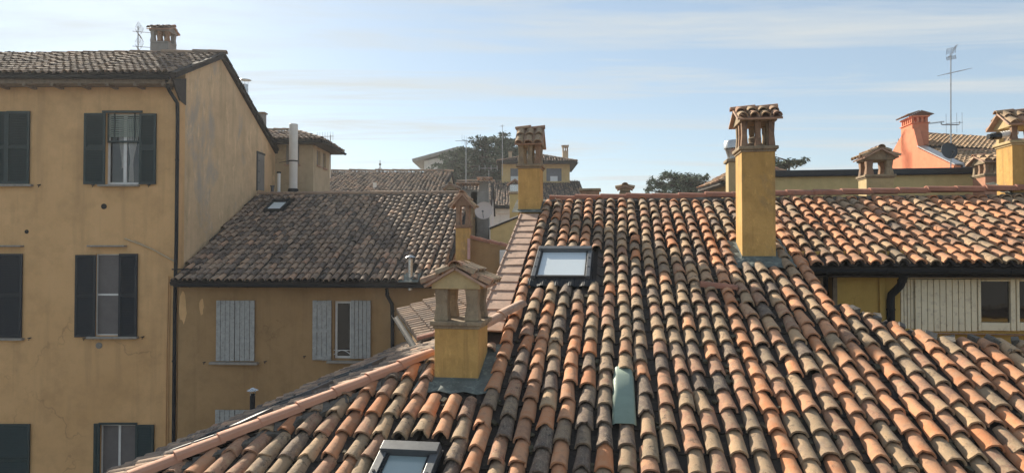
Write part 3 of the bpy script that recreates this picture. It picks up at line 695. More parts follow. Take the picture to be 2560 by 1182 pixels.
# ridge, hip, verge
RL = [(VG, .0), (2.9, .0), (11, 0)]
cap_line(house, RM.P(-1.45, UR, .0), RM.P(3.0, UR, .03), L=.60, r=.13, seed=1)
cap_line(house, RM.P(3.0, UR, .04), RM.P(9.0, UR, .12), L=.60, r=.13, seed=2)
mb = MB()
v = -1.5
while v < 9.2:
    w = q.uniform(.07, .14); mb.box(-w, w, -.10, .02, -.03, .035+q.uniform(0, .03), RM.mat(v, UR-.10, .03, q.uniform(-.2, .2))); v += .11
roughen(mb, .025, 2, 8).build('ridge_mortar', 'mortar', house, kind='stuff')
P0, P1 = RM.P(-6.2, 5.27, .05), RM.P(-1.62, 9.62, .12)
cap_line(house, P0, RM.P(-2.42, hu(-2.42), .06), L=.50, r=.095, mkey='hip', name='hip_tile', seed=3, jit=.014)
cap_line(house, RM.P(-1.86, 9.42, .13), RM.P(-1.35, 9.95, .22), L=.5, r=.10, mkey='verge', name='hip_tile', seed=4, jit=.0)
mb = MB()
for i in range(70):
    t = i/69; v = -6.1+t*3.6; w = q.uniform(.03, .09); mb.box(-w, w, -w, w, -.03, .045, RM.mat(v+.09, hu(v)-.11, .04, q.uniform(-1, 1), q.uniform(-.3, .3)))
roughen(mb, .03, 3, 9).build('hip_mortar', 'mortar', house, kind='stuff')
# verge: flat stepped tiles up the gable edge
u = 9.55; k = 0
vt = None
while u < 14.2:
    m = RM.mat(VG+.19, u, .075+q.uniform(-.004, .006), q.gauss(0, .012), q.gauss(0, .015)) @ Matrix.Rotation(R(-3), 4, 'X')
    b = MB(); b.box(-.19, .19, -.01, .40, -.012, .012, m); b.box(-.205, -.178, -.02, .39, -.06, .03, m)
    roughen(b, .004, k, 5).build('verge_tile', 'verge', roof, bevel=.003); u += .335*RM.ct; k += 1
# skylights ---------------------------------------------------------------------------
def skylight(parent, rf, ex, h=.10, glassm='skyglass', apron=True, fwid=.085, m='grey_metal', label=None, hood=True):
    v0, v1, u0, u1 = ex; s = part('skylight', parent, label)
    def bx(name, a, b, c, d, z0, z1, mm, bev=.006):
        mb = MB(); mb.add([rf.P(a, c, z0), rf.P(b, c, z0), rf.P(b, d, z0), rf.P(a, d, z0), rf.P(a, c, z1), rf.P(b, c, z1), rf.P(b, d, z1), rf.P(a, d, z1)], BOXF); return mb.build(name, mm, s, bevel=bev)
    bx('frame', v0, v0+fwid, u0, u1, -.05, h+.03, m); bx('frame', v1-fwid, v1, u0, u1, -.05, h+.03, m)
    bx('frame', v0+fwid, v1-fwid, u0, u0+fwid*.8, -.05, h+.02, 'frame_dark'); bx('hood' if hood else 'frame', v0+.01, v1-.01, u1-fwid*1.5, u1+.01, -.05, h+.065, m)
    f2 = .028
    bx('sash', v0+fwid+.004, v0+fwid+f2, u0+fwid*.8, u1-fwid*1.5, 0, h+.012, 'frame_dark', .002); bx('sash', v1-fwid-f2, v1-fwid-.004, u0+fwid*.8, u1-fwid*1.5, 0, h+.012, 'frame_dark', .002)
    bx('pane', v0+fwid+f2, v1-fwid-f2, u0+fwid*.8+.004, u1-fwid*1.5-.004, h-.03, h-.012, glassm, 0)
    for a, b in ((v0-.02, v0-.002), (v1+.002, v1+.02)): MB().add([rf.P(a, u0, 0), rf.P(b, u0, 0), rf.P(b, u1, 0), rf.P(a, u1, 0), rf.P(a, u0, h*.8), rf.P(b, u0, h*.8), rf.P(b, u1, h*.8), rf.P(a, u1, h*.8)], BOXF).build('side_trim', 'frame_dark', s)
    for uu in (u0+(u1-u0)*.3, u0+(u1-u0)*.62):
        for a in (v0+fwid*.5, v1-fwid*.5): MB().add([rf.P(a-.012, uu, h+.03), rf.P(a+.012, uu, h+.03), rf.P(a+.012, uu+.024, h+.03), rf.P(a-.012, uu+.024, h+.03), rf.P(a-.012, uu, h+.04), rf.P(a+.012, uu, h+.04), rf.P(a+.012, uu+.024, h+.04), rf.P(a-.012, uu+.024, h+.04)], BOXF).build('screw_plate', 'frame_dark', s)
    if apron:
        mb = MB(); n = 64; k = 0
        for uu, hz_ in ((u0, .105), (u0-.24, .095)):
            for i in range(n+1):
                v = v0-.08+(v1-v0+.16)*i/n; c = math.cos((v-v0)/.222*2*math.pi+.6); mb.v.append(rf.P(v, uu-(.03*c if uu < u0 else 0), hz_+(.028*c if uu < u0 else .005*c)+(.006 if i % 2 else 0)))
        for i in range(n): mb.f.append((n+1+i, n+2+i, i+1, i))
        o = mb.build('apron', 'frame_dark', s); sd = o.modifiers.new('s', 'SOLIDIFY'); sd.thickness = .004
    return s
skylight(house, RM, SK1, .13, 'skyglass_pale', True, .068, label='skylight with dusty pane and ribbed apron')
skylight(house, RM, SK2, .13, 'skyglass', False, label='dark framed skylight at the bottom edge')
# green painted sheet replacing a few tiles
mb = MB(); n = 8
a0, a1, b0, b1 = GS; gm = RM
for uu, k in ((b1, .8), (b1-.18, .95), (b0, 1.0)):
    for i in range(n+1):
        t = i/n*2-1; mb.v.append(RM.P((a0+a1)/2+t*(a1-a0)/2*k, uu, .125-.006*t*t-.02*abs(t)**12))
for r in range(2):
    for i in range(n): mb.f.append((r*(n+1)+i, (r+1)*(n+1)+i, (r+1)*(n+1)+i+1, r*(n+1)+i+1))
o = mb.build('metal_sheet', 'green_sheet', house, 50, label='pale green metal sheet set among the tiles'); sd = o.modifiers.new('s', 'SOLIDIFY'); sd.thickness = .006
# loose tile lying across the columns
t = thing('loose_roof_tile', 'loose red clay tile lying crosswise on the roof left of the tall yellow chimney', 'roof tile', RM.P(*RM.px(1797, 722), .12))
va, ua = RM.px(1750, 715, .1); vb, ub = RM.px(1843, 722, .1)
A, B = RM.P(va, ua, .12), RM.P(vb, ub, .13); d = (B-A); x = RM.up*-1
m = Matrix.Identity(4); tt = d.normalized(); zz = RM.N; xx = tt.cross(zz).normalized(); zz = xx.cross(tt)
for c, vec in enumerate((xx, tt, zz, A)):
    for r_ in range(3): m[r_][c] = vec[r_]
o = MB(); arr = half_round(d.length, .075, .062); o.add(arr[0], arr[1], m); ob = o.build('clay_body', 'ridge', t, 40)
# wire stretched over the tiles
t = thing('roof_cable', 'thin pale cable lying across the tile columns below the ridge', 'cable', RM.P(*RM.px(1400, 500), .15))
pts = []
for (x, y) in ((1384, 486), (1398, 508), (1440, 512), (1500, 517), (1560, 521), (1640, 526), (1720, 530), (1800, 534), (1838, 540)):
    v, u = RM.px(x, y, .13); pts.append(RM.P(v, u, .135))
MB().tube(pts, .0045, 5).build('wire', 'sill', t, 40)
t2 = thing('roof_cable', 'thin pale cable crossing the tiles right of the tall yellow chimney', 'cable', RM.P(*RM.px(1960, 550), .15))
pts = []
for (x, y) in ((1938, 548), (2050, 556), (2170, 560), (2300, 562), (2430, 566), (2560, 568), (2640, 572)):
    v, u = RM.px(x, y, .13); pts.append(RM.P(v, u, .135))
MB().tube(pts, .004, 5).build('wire', 'sill', t2, 40)
# side slope beyond the hip: its own tiles (seen at a grazing angle)
side = part('side_roof', house)
# in RS: u' = v_main, v' = -u_main
SIDE_END = 19.4
deck(RS, side, [(-5.27, -6.2), (-9.5, VG), (-SIDE_END, VG), (-SIDE_END, -6.2)][::1] if RS.V.cross(RS.U).z < 0 else [(-5.27, -6.2), (-9.5, VG), (-SIDE_END, VG), (-SIDE_END, -6.2)])
def side_top(vp):
    um = -vp
    if um < 9.35: return -1.9+(um-9.35)*(4.3/4.08)-.04
    return VG+.0
SKS = [(-8.3, -7.5, -5.2, -4.3), (-10.2, -9.4, -5.2, -4.3), (-12.4, -11.6, -5.2, -4.2)]
lay(RS, side, -SIDE_END, -5.3, -6.15, side_top, None, [(a-.05, b+.05, c-.1, d+.05) for a, b, c, d in SKS], mkey='tile_mid', kinds=kinds_mid, seed=21, single=300, lod=1)
for e in SKS: skylight(house, RS, e, .12, 'skyglass', False, label='skylight seen edge-on on the side slope')
gutter(house, (RS.P(-SIDE_END, -6.25, .0), RS.P(-5.2, -6.25, .0)))
# small dark flue with a cone cap on the side slope
v_, u_ = RS.px(630, 1030)
def flue(parent, base, h, r, m, cap_r, cm=None, name='vent_pipe', gap=.06, label=None, cone=.05):
    s = MB(); mm = Matrix.Translation(base); s.lathe([(r, -.3), (r, h), (r*.85, h), (r*.85, h-.05)], 14, mm); o = s.build(name, m, parent, 40, label=label)
    c = MB(); c.lathe([(cap_r, h+gap), (cap_r*.95, h+gap+.01), (.01, h+gap+cone), (.008, h+gap+cone-.01), (cap_r*.9, h+gap-.004)], 14, mm)
    for k in range(3): a = k*2.09; c.tube([base+Vector((r*.95*math.cos(a), r*.95*math.sin(a), h-.04)), base+Vector((r*1.1*math.cos(a), r*1.1*math.sin(a), h+gap+.008))], .007, 4)
    c.build('cap', cm or m, o, 40); return o
Yv = 12.3; b = at(631, 1026, Yv)
flue(house, b, .30, .045, 'dark_metal', .10, 'steel', label='dark vent pipe with a shiny cone cap')
# terrace recess with the cream shutters -----------------------------------------------
WF = Frm(RM.U*12.25, 8.6)
WF.o.z = 0
gl, zt = WF.px(2000, 672)
def wr(x0, y0, x1, y1): return WF.rect(x0, y0, x1, y1)
h_dark1 = wr(2012, 684, 2048, 800); h_dark2 = wr(2056, 684, 2084, 800); h_pan = wr(2250, 690, 2600, 826)
s_r = 10.9
wl = wall_holes(WF, 2.9, s_r, -12, -.02, [(h_dark1[0], h_dark1[1], -2.6, -.28), (h_dark2[0], h_dark2[1], -2.6, -.28), (h_pan[0], h_pan[0]+3.4, h_pan[2], h_pan[3])], .3)
wl.build('wall', 'ywall', house)
for hh in (h_dark1, h_dark2):
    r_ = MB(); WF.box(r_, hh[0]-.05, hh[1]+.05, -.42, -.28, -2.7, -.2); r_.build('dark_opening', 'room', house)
pil = MB(); WF.box(pil, *[WF.px(x, 700)[0] for x in (2196, 2212)], .002, .05, -2.4, -.1); pil.build('pilaster', 'ywall', house, bevel=.01)
for x in (2050, 2085):
    pil = MB(); c = WF.px(x, 700)[0]; WF.box(pil, c-.035, c+.035, .002, .06, -2.5, -.1); pil.build('door_post', 'wood', house, bevel=.008)
a0, a1, z0, z1 = h_pan
def wbox(name, x0, x1, y0, y1, n0, n1, m, par, bev=.005):
    A0, Z1 = WF.px(x0, y0); A1, Z0 = WF.px(x1, y1); mb = MB(); WF.box(mb, A0, A1, n0, n1, Z0, Z1); return mb.build(name, m, par, bevel=bev)
wbox('board_backing', 2251, 2600, 697, 827, -.06, -.031, 'cream', house)
panel = part('panelled_shutter', house, 'cream shutter of upright boards')
wbox('rail', 2251, 2600, 689, 697, -.03, .06, 'cream', house)
for i in range(4):
    x = 2252+i*8.3; wbox('board', x, x+7.9, 698, 826, -.03, -.005+rnd.uniform(0, .006), 'cream', panel, .002)
pan2 = part('panelled_shutter', house, 'wide cream board shutter beside the window')
for i in range(10):
    x = 2286+i*15.5; wbox('board', x, x+15.2, 698, 827, .0, .03+rnd.uniform(0, .006), 'cream', pan2, .002)
def wwin(x0, x1):
    w = part('window', house)
    wbox('frame', x0, x0+9, 698, 826, -.02, .05, 'cream', w); wbox('frame', x1-14, x1, 698, 826, -.02, .05, 'cream', w); wbox('frame', x0+9, x1-14, 698, 703, -.02, .05, 'cream', w); wbox('frame', x0+9, x1-14, 805, 826, -.02, .05, 'cream', w)
    wbox('pane', x0+9, x1-14, 703, 805, -.02, .0, 'pane', w, 0)
wwin(2441, 2536); wwin(2537, 2632)
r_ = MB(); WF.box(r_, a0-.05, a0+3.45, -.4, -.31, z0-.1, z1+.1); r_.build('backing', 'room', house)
wbox('ledge', 2240, 2700, 829, 838, -.01, .12, 'verge', house)
# downpipe and gutter under the upper eave
g0, g1 = RM.P(2.86, 11.78, -.0), RM.P(11, 11.78, -.0)
gutter(house, (g0, g1), .075)
c, zt = WF.px(2232, 690); 
zq = lambda y: WF.px(2232, y)[1]
p = lambda dx, n, z: WF.P(c+dx, n, z)
downpipe(house, [p(.02, .45, -.36), p(.02, .32, zq(700)), p(.02, .25, zq(712)), p(-.07, .12, zq(735)), p(-.07, .09, zq(750)), p(-.07, .09, -4)], .062, rings=[(p(.02, .32, zq(698)), p(.02, .31, zq(702))), (p(-.07, .09, zq(770)), p(-.07, .09, zq(774)))])
sf = MB(); sf.slab([RM.P(2.9, 11.84, -.14), RM.P(2.9, 12.25, -.14), RM.P(11, 12.25, -.14), RM.P(11, 11.84, -.14)][::-1], .03).build('soffit', 'darkwood', house)
# side cheek of the cut, terrace floor, wall under the lower field
ck = MB(); P_ = [RM.P(2.92, 12.25, -.13), RM.P(2.92, 10.6, -.13)]; ck.prism([P_[0], P_[1], Vector((P_[1].x, P_[1].y, -12)), Vector((P_[0].x, P_[0].y, -12))], -RM.V*.2); ck.build('wall', 'ywall', house)
cv = MB(); u = 10.62; k = 0
for i in range(4):
    m = RM.mat(2.99, u, .06, 0, .25); b = MB(); b.box(-.035, .035, -.01, .36, -.09, .02, m); b.build('verge_tile', 'ridge', roof, bevel=.004); u += .32
tf = MB(); tf.slab([RM.U*9.6+RM.V*2.9+Vector((0, 0, -2.6)), RM.U*9.6+RM.V*11+Vector((0, 0, -2.6)), RM.U*12.3+RM.V*11+Vector((0, 0, -2.6)), RM.U*12.3+RM.V*2.9+Vector((0, 0, -2.6))], .2); tf.build('terrace_floor', 'greyp', house)
uw = MB(); 
for (va, ua), (vb, ub) in ((CUTB, CUTC), (CUTC, (11, CUTC[1]))):
    A, B = RM.P(va, ua-.06, -.13), RM.P(vb, ub-.06, -.13); uw.prism([A, B, Vector((B.x, B.y, -2.7)), Vector((A.x, A.y, -2.7))], -RM.U*.15)
uw.build('wall', 'ywall', house)
# body walls of the house
bw = MB()
def vwall(mb, p, r, zb=-12, th=.25):
    p, r = Vector(p), Vector(r); d = (r-p); n = Vector((d.y, -d.x, 0)).normalized(); mb.prism([p, r, Vector((r.x, r.y, zb)), Vector((p.x, p.y, zb))], -n*th)
vwall(bw, RM.P(VG+.12, 15.16, -.14), RM.P(VG+.12, 9.5, -.14)); vwall(bw, RM.P(-5.9, 5.9, -.2), RM.P(10.8, 5.9, -.2))
vwall(bw, RS.P(-5.6, -5.95, -.13), RS.P(-SIDE_END+.1, -5.95, -.13)); vwall(bw, RB.P(1.85, -15.15, -.14), RB.P(1.85, -21.5, -.14)); vwall(bw, RM.P(10.9, 15.16, -.14), RM.P(10.9, 12.3, -.14))
bw.build('wall', 'ochre', house)
# chimneys on and behind the ridge
def plain_shaft(parent, xl, xr, Yf, depth, zb, ytop, m, alpha=8.6, label=None, collar=.045, cm='stone', name='chimney'):
    c = at((xl+xr)/2, 600, Yf); w = (xr-xl)/F*Yf; a = R(alpha); ey = Vector((math.sin(a), math.cos(a), 0)); base = Vector((c.x, c.y, 0))+ey*depth/2
    m0 = Matrix.Translation(base) @ Matrix.Rotation(-a, 4, 'Z'); zt = at((xl+xr)/2, ytop, Yf).z; mb = MB(); mb.box(-w/2, w/2, -depth/2, depth/2, zb, zt-.07, m0); o = mb.build(name, m, parent, bevel=.012, label=label)
    if collar: k = MB(); k.box(-w/2-collar, w/2+collar, -depth/2-collar, depth/2+collar, zt-.07, zt, m0); k.build('collar', cm, o, bevel=.014)
    return o, m0, zt, w
o, m0, zt, w = plain_shaft(house, 1823, 1866, 15.9, .42, .6, 397, 'chim_pale', label='pale chimney with a round metal cowl behind the tall yellow one')
zc = m0.translation+Vector((-.02, 0, zt))
mb = MB(); mb.lathe([(.13, 0), (.17, .03), (.17, .08), (.21, .22), (.22, .24), (.20, .25), (.25, .26), (.25, .40), (.23, .44), (.17, .46), (.03, .47)], 20, Matrix.Translation(zc)); mb.build('cowl', 'steel', o, 35, label='round metal cowl')
chF = chimney(house, 2170, 2234, 17.2, .60, 475, 436, 400, 368, style='front', pw=.17, oh=.06, ohd=.10, shaft='chim_pale', stone='stone', seed=12, zbot=.3, label='stone hooded chimney behind the ridge', tilek=(.35, .6))
chG = chimney(house, 2538, 2616, 13.75, .60, 470, 350, 314, 270, style='side', pw=.11, oh=.11, ohd=.10, shaft='chim', stone='chim_pale', seed=14, zbot=.9, posts=((-1, -1), (1, -1), (-1, 1), (1, 1)), label='yellow chimney at the right end of the ridge')
flashing(chG[0], RM, *chG[1:], seed=4, front=.12, d=.14)
p0 = at(2512, 338, 13.9); mb = MB(); mb.tube([p0+Vector((.25, .02, .06)), p0+Vector((-.10, 0, -.01))], .062, 12)
for k in range(6): c = p0+Vector((.22-.055*k, .017-.003*k, .055-.01*k)); mb.tube([c, c+Vector((-.02, 0, -.003))], .069, 12)
mb.build('flue_pipe', 'white_pipe', chG[0], 40)
mb = MB(); mb.tube([p0+Vector((-.10, 0, -.012)), p0+Vector((-.26, 0, -.03))], .075, 12); mb.tube([p0+Vector((-.26, 0, -.03)), p0+Vector((-.34, 0, -.035))], .055, 12); mb.build('flue_end', 'plastic_black', chG[0], 40)
# salmon chimney beyond
chH = chimney(house, 2467, 2500, 20.5, .75, 470, 433, 408, 385, style='side', pw=.12, oh=.14, ohd=.1, shaft='salmon', stone='stone', seed=15, zbot=-1, label='salmon chimney with a low tiled hood', posts=((-1, -1), (1, -1), (-1, 0), (1, 0), (-1, 1), (1, 1)), tilek=(.35, .6))
# two tops peeping over the ridge
plain_shaft(house, 1452, 1498, 19.5, .4, 0, 471, 'stone_red', label='low brick chimney top peeping over the ridge')
chimney(house, 1553, 1573, 19.0, .3, 490, 480, 478, 465, posts=(), oh=.08, ohd=.06, seed=17, zbot=0, label='small gabled chimney cap peeping over the ridge')
#%%LEFT
# ================================================================== LEFT HOUSE
YL = 21.5; XC = -10.42
LF = Frm((0, YL, 0), 0)
left = thing('house', 'tall ochre house at the left with dark green shutters and a stained side gable', 'house', (-14, YL, -12))
H1a = LF.rect(-30, 279, 20, 459); H1b = LF.rect(265, 283, 350, 461)
H2a = LF.rect(-60, 634, 4, 842); H2b = LF.rect(240, 635, 300, 838)
H3a = LF.rect(-40, 1060, 20, 1260); H3b = LF.rect(250, 1060, 340, 1260)
vents = [(260, 516, 7), (67, 579, 5)]
zw = LF.px(0, 205)[1]
wm = wall_holes(LF, -22, XC, -12, zw, [H1a, H1b, H2a, H2b, H3a, H3b], .35); wm.build('wall', 'ochre_left', left)
for x, y, r_ in vents:
    s, z = LF.px(x, y); mb = MB(); mb.lathe([(r_*.0125, -.01), (r_*.0125, .012), (r_*.0095, .012), (r_*.0095, .008)], 16, Matrix.Translation(LF.P(s, 0, z)) @ Matrix.Rotation(R(90), 4, 'X')); mb.build('vent_hole', 'room', left)
s, z = LF.px(248, 863); mb = MB(); mb.lathe([(.1, -.01), (.1, .02), (.085, .025)], 18, Matrix.Translation(LF.P(s, 0, z)) @ Matrix.Rotation(R(90), 4, 'X'))
for k in range(5): mb.box(s-.07, s+.07, YL-.035, YL-.025, z-.06+k*.028, z-.048+k*.028)
mb.build('vent_grille', 'sill', left)
YR, ZR, SE = 24.5, 6.97, .453
RLF = Roof(0, SE, ZR-SE*YR); RLB = Roof(180, .46, ZR+.46*YR)
lroof = part('roof', left)
YE = 20.95
deck(RLF, lroof, [(-22, YE), (XC+.12, YE), (XC+.12, YR), (-22, YR)], .1); deck(RLB, lroof, [(-XC-.12, -31.9), (22, -31.9), (22, -YR), (-XC-.12, -YR)], .1)
lay(RLF, lroof, -22, XC+.06, YE, YR-.03, seed=31, mkey='tile_mid', kinds=lambda v, u, q, c: (q.uniform(.25, .7), q.random(), q.uniform(.1, .6)), lod=1, wob=.02)
lay(RLB, lroof, -XC-.06, 22, -32, -YR-.03, seed=32, mkey='tile_mid', kinds=kinds_mid, lod=2, single=0, name='rear_roof_tile')
cap_line(left, (-22, YR, ZR-.12), (XC+.14, YR, ZR+.05), L=.62, r=.13, mkey='tile_mid', seed=9, jit=.02)
# gable wall (right-hand side)
gw = MB(); X = XC
pts = [(X, YL+.352, -12), (X, 31.7, -12), (X, 31.7, RLB.P(0, -31.7).z-.12), (X, YR, ZR-.14), (X, YL+.352, RLF.P(0, YL+.352).z-.13)]
DY0, DY1, DZ0, DZ1 = 10.42*F/(1280-642), 10.42*F/(1280-657.5), 1.55, 0
dz = lambda y, Y: (at(640, y, Y)).z
gw.prism(pts, (-.35, 0, 0)); gw.build('wall', 'gable', left, label='stained pale side gable')
d = MB(); Y0, Y1 = 10.42*F/(1280-641), 10.42*F/(1280-658); z1_, z0_ = dz(383, Y0), dz(474, Y0)
d.box(X+.004, X+.03, Y0, Y1, z0_, z1_); d.build('metal_hatch', 'greyp', left, bevel=.004)
d = MB(); d.box(X+.004, X+.05, Y0-.07, Y0-.002, z0_-.05, z1_+.08); d.box(X+.004, X+.05, Y0-.002, Y1+.05, z1_+.002, z1_+.08)
for zz in (.2, .5, .8): d.tube([(X+.04, Y0-.05, z0_+(z1_-z0_)*zz), (X+.06, Y0+.12, z0_+(z1_-z0_)*zz)], .02, 6)
d.build('hatch_frame', 'grey_metal', left)
mb = MB(); mb.prism([(-22, 31.7, -12), (X-.36, 31.7, -12), (X-.36, 31.7, 4.1), (-22, 31.7, 4.1)], (0, -.3, 0)); mb.build('wall', 'ochre_left', left)
# verge tiles down both slopes of the gable, each a small piece
q = random.Random(3)
for rf, s_, u0, u1 in ((RLF, XC+.07, YE, YR), (RLB, -XC-.07, -32, -YR)):
    u = u0
    while u < u1-.2:
        b = MB(); sg = 1 if rf is RLF else -1
        b.box(-.09, .09, -.01, .40, -.03, .05, rf.mat(s_, u, .03+q.uniform(-.01, .02), q.gauss(0, .04), q.gauss(0, .04))); b.build('verge_tile', 'channel', lroof, bevel=.01); u += .36*rf.ct
# eave: gutter, soffit board, boxed end
gutter(left, (Vector((-22, YE-.06, RLF.P(0, YE).z-.03)), Vector((XC-.03, YE-.06, RLF.P(0, YE).z-.07))), .09)
mb = MB(); ze = RLF.P(0, YE).z; mb.box(-22, XC-.02, YE+.06, YL-.001, ze-.26, ze-.20); mb.box(-22, XC-.03, YE+.04, YE+.07, ze-.27, ze-.10); mb.build('soffit', 'wood', left, bevel=.01)
mb = MB(); x = -21.8
while x < XC-.3: mb.box(x, x+.10, YE+.02, YL-.002, ze-.34, ze-.262); x += .85
mb.build('rafter_ends', 'wood', left, kind='stuff')
mb = MB(); mb.prism([(XC-.02, YE+.02, ze-.12), (XC-.02, YL+.35, ze+.10), (XC-.02, YL+.35, ze-.75), (XC-.02, YL-.02, ze-.68), (XC-.02, YE+.25, ze-.38)], (.05, 0, 0)); mb.build('eave_board', 'darkwood', left)
pp = lambda x, y, n=.1: LF.P(*[LF.px(x, y, n)[0]], n, LF.px(x, y, n)[1])
downpipe(left, [pp(418, 200, .5), pp(418, 214, .42), pp(424, 228, .25), pp(443, 258, .09), pp(444, 300, .08), pp(441, 600, .08), pp(437, 760, .08), pp(432, 1300, .08)], .055,
         rings=[(pp(443, 398, .08), pp(443, 402, .08)), (pp(417, 204, .47), pp(418, 208, .45)), (pp(420, 216, .41), pp(421, 220, .37)), (pp(438, 700, .08), pp(438, 704, .08)), (pp(435, 900, .08), pp(435, 904, .08))])
mb = MB(); mb.tube([pp(421, 690, .03), pp(416, 900, .03), pp(413, 1200, .03)], .02, 6); mb.tube([pp(426, 690, .03), pp(421, 900, .03), pp(418, 1200, .03)], .015, 6); mb.build('conduit', 'ochre_left', left)
mb = MB(); mb.tube([pp(430, 673, .2), pp(500, 673, .25), pp(500, 664, .25)], .022, 6); mb.build('conduit', 'dark_metal', left)
mb = MB(); mb.tube([pp(312, 596, .03), pp(380, 622, .05), pp(440, 655, .05)], .025, 6); mb.tube([pp(335, 600, .03), pp(395, 630, .05)], .012, 5); mb.build('slanting_pipe', 'beige', left)
# windows of the left house
def sill(fr, x0, x1, y, par, n=.14, th=.07, m='sill'):
    a, z = fr.px(x0, y); b_ = fr.px(x1, y)[0]; mb = MB(); fr.box(mb, a, b_, .002, n, z-th, z); mb.build('sill', m, par, bevel=.012)
def leaf(x0, y0, x1, y1, m='shutter', **k): a0, a1, z0, z1 = LF.rect(x0, y0, x1, y1); return louvre_shutter(left, LF, a0, a1, z0, z1, m=m, **k)
window(left, LF, H1a, mullion=1); leaf(-2, 280, 18, 460); leaf(20, 279, 75, 460, th=.05); sill(LF, -40, 84, 461, left)
w1 = window(left, LF, (H1b[0], H1b[1], H1b[2], H1b[3]), mullion=1, fw=.075, inset=.13)
leaf(213, 284, 264, 461); leaf(351, 285, 391, 461)
mb = MB(); a0, a1, z0, z1 = H1b; LF.box(mb, a0-.1, a1+.06, .002, .05, z1-.0, z1+.07); mb.build('lintel_board', 'shutter', left)
# half-lowered roller blind
mb = MB(); zz = LF.px(0, 342)[1]; z = z1-.06
while z > zz: LF.box(mb, a0+.03, a1-.03, -.09, -.075, z-.035, z); z -= .058
mb.build('blind_slats', flat('pale_green_blind', (.28, .33, .29), .6), w1, kind='stuff')
mb = MB(); zb_ = LF.px(0, 356)[1]
LF.box(mb, a0+.02, a1-.02, -.10, -.06, zb_, zb_+.06); LF.box(mb, a0+.02, a0+.05, -.10, -.06, zb_, z1); LF.box(mb, a1-.05, a1-.02, -.10, -.06, zb_, z1)
for f_ in (.22, .80): LF.box(mb, a0+(a1-a0)*f_-.02, a0+(a1-a0)*f_+.02, -.07, -.05, zb_, z1)
mb.build('blind_frame', 'shutter', w1)
def drape(parent, fr, a0, a1, zt, zb, n, tie, m='curtain', folds=7, amp=.012, seed=0):
    """hanging curtain, gathered at its tie height: tie=(fraction, a_centre, width factor)"""
    mb = MB(); nx, nz = 28, 14
    for j in range(nz+1):
        f_ = j/nz; k = 1-(1-tie[2])*math.exp(-((f_-tie[0])/.33)**2) if f_ < tie[0] else tie[2]+(f_-tie[0])*.35
        c = (a0+a1)/2*(1-min(1, f_/tie[0]))+tie[1]*min(1, f_/tie[0])
        for i in range(nx+1):
            t = i/nx-.5; mb.v.append(fr.P(c+t*(a1-a0)*k, n+amp*math.sin(t*folds*6.28+seed+f_*.8), zt+(zb-zt)*f_))
    for j in range(nz):
        for i in range(nx): a = j*(nx+1)+i; mb.f.append((a, a+nx+1, a+nx+2, a+1))
    o = mb.build('curtain', m, parent, 60); sd = o.modifiers.new('s', 'SOLIDIFY'); sd.thickness = .004; return o
zz = LF.px(0, 455)[1]
drape(w1, LF, a0+.30, a0+.50, z1-.15, zz+.45, -.151, (.9, a0+.46, .35))
drape(w1, LF, a0+.62, a1-.08, z1-.15, zz, -.151, (.7, a0+.74, .30), seed=2)
sill(LF, 250, 350, 462, left, .16, .06)
window(left, LF, H2a, mullion=1, fm='shutter2'); leaf(-40, 634, 56, 843, 'shutter2'); sill(LF, -40, 62, 844, left)
w2 = window(left, LF, H2b, mullion=0, rail=.5, fw=.035, inset=.05, pane='netgrey'); leaf(191, 637, 240, 842, 'shutter2'); leaf(300, 634, 344, 842, 'shutter2', th=.05); sill(LF, 222, 348, 840, left, .16)
for x0, x1 in ((-40, 61), (225, 318)):
    a, z = LF.px(x0, 613); b_ = LF.px(x1, 613)[0]; mb = MB(); LF.box(mb, a, b_, .002, .18, z-.05, z); mb.build('ledge', 'sill', left, bevel=.01)
window(left, LF, H3a, mullion=1, fm='shutter'); leaf(-30, 1058, 75, 1240, 'shutter'); 
w3 = window(left, LF, (H3b[0], H3b[1], H3b[2], H3b[3]), mullion=1, fw=.05, inset=.08, pane='netgrey'); leaf(237, 1057, 250, 1240, 'shutter'); leaf(341, 1060, 385, 1240, 'shutter')
a0, a1, z0, z1 = H3b; mb = MB(); LF.box(mb, a0-.02, a1+.02, .002, .05, z1, z1+.06); mb.build('lintel_board', 'shutter', left)
for x, y in ((73, 845), (210, 846), (356, 842), (97, 463), (372, 463), (232, 463)):
    c_ = pp(x, y, .05); mb = MB(); mb.tube([c_+Vector((0, .05, 0)), c_, c_+Vector((0, -.02, -.06))], .018, 5); mb.tube([c_+Vector((-.05, 0, 0)), c_+Vector((.06, 0, .02))], .014, 5); mb.build('shutter_stay', 'plastic_black', left)
# chimney, flues on the left house
chL = chimney(left, 370, 416, 25.2, .62, 140, 103, 78, 60, alpha=0, style='side', shaft='greyp', stone='greyp', pw=.16, oh=.07, ohd=.06, seed=41, zbot=6.5, tm='tile_mid', collar=0.0, posts=((-1, -1), (0, -1), (1, -1), (-1, 1), (0, 1), (1, 1)), label='grey square chimney with tiled hood')
b = at(613, 199, 27.6); flue(left, Vector((b.x, b.y, b.z-.50)), .30, .12, 'steel', .24, gap=.17, cone=.02, label='steel flue with a disc cap')
plain_shaft(left, 646, 658, 30.2, .3, 4, 280, 'greyp', 0, label='small grey chimney low on the rear slope')
aerial('double grid tv antenna beside the grey chimney on the left house', at(345, 145, 25.2), at(345, 66, 25.2), (), ((at(345, 80, 25.2).z, (.95, .3, 0), .9, .42), (at(345, 117, 25.2).z, (.95, .3, 0), .9, .42)))
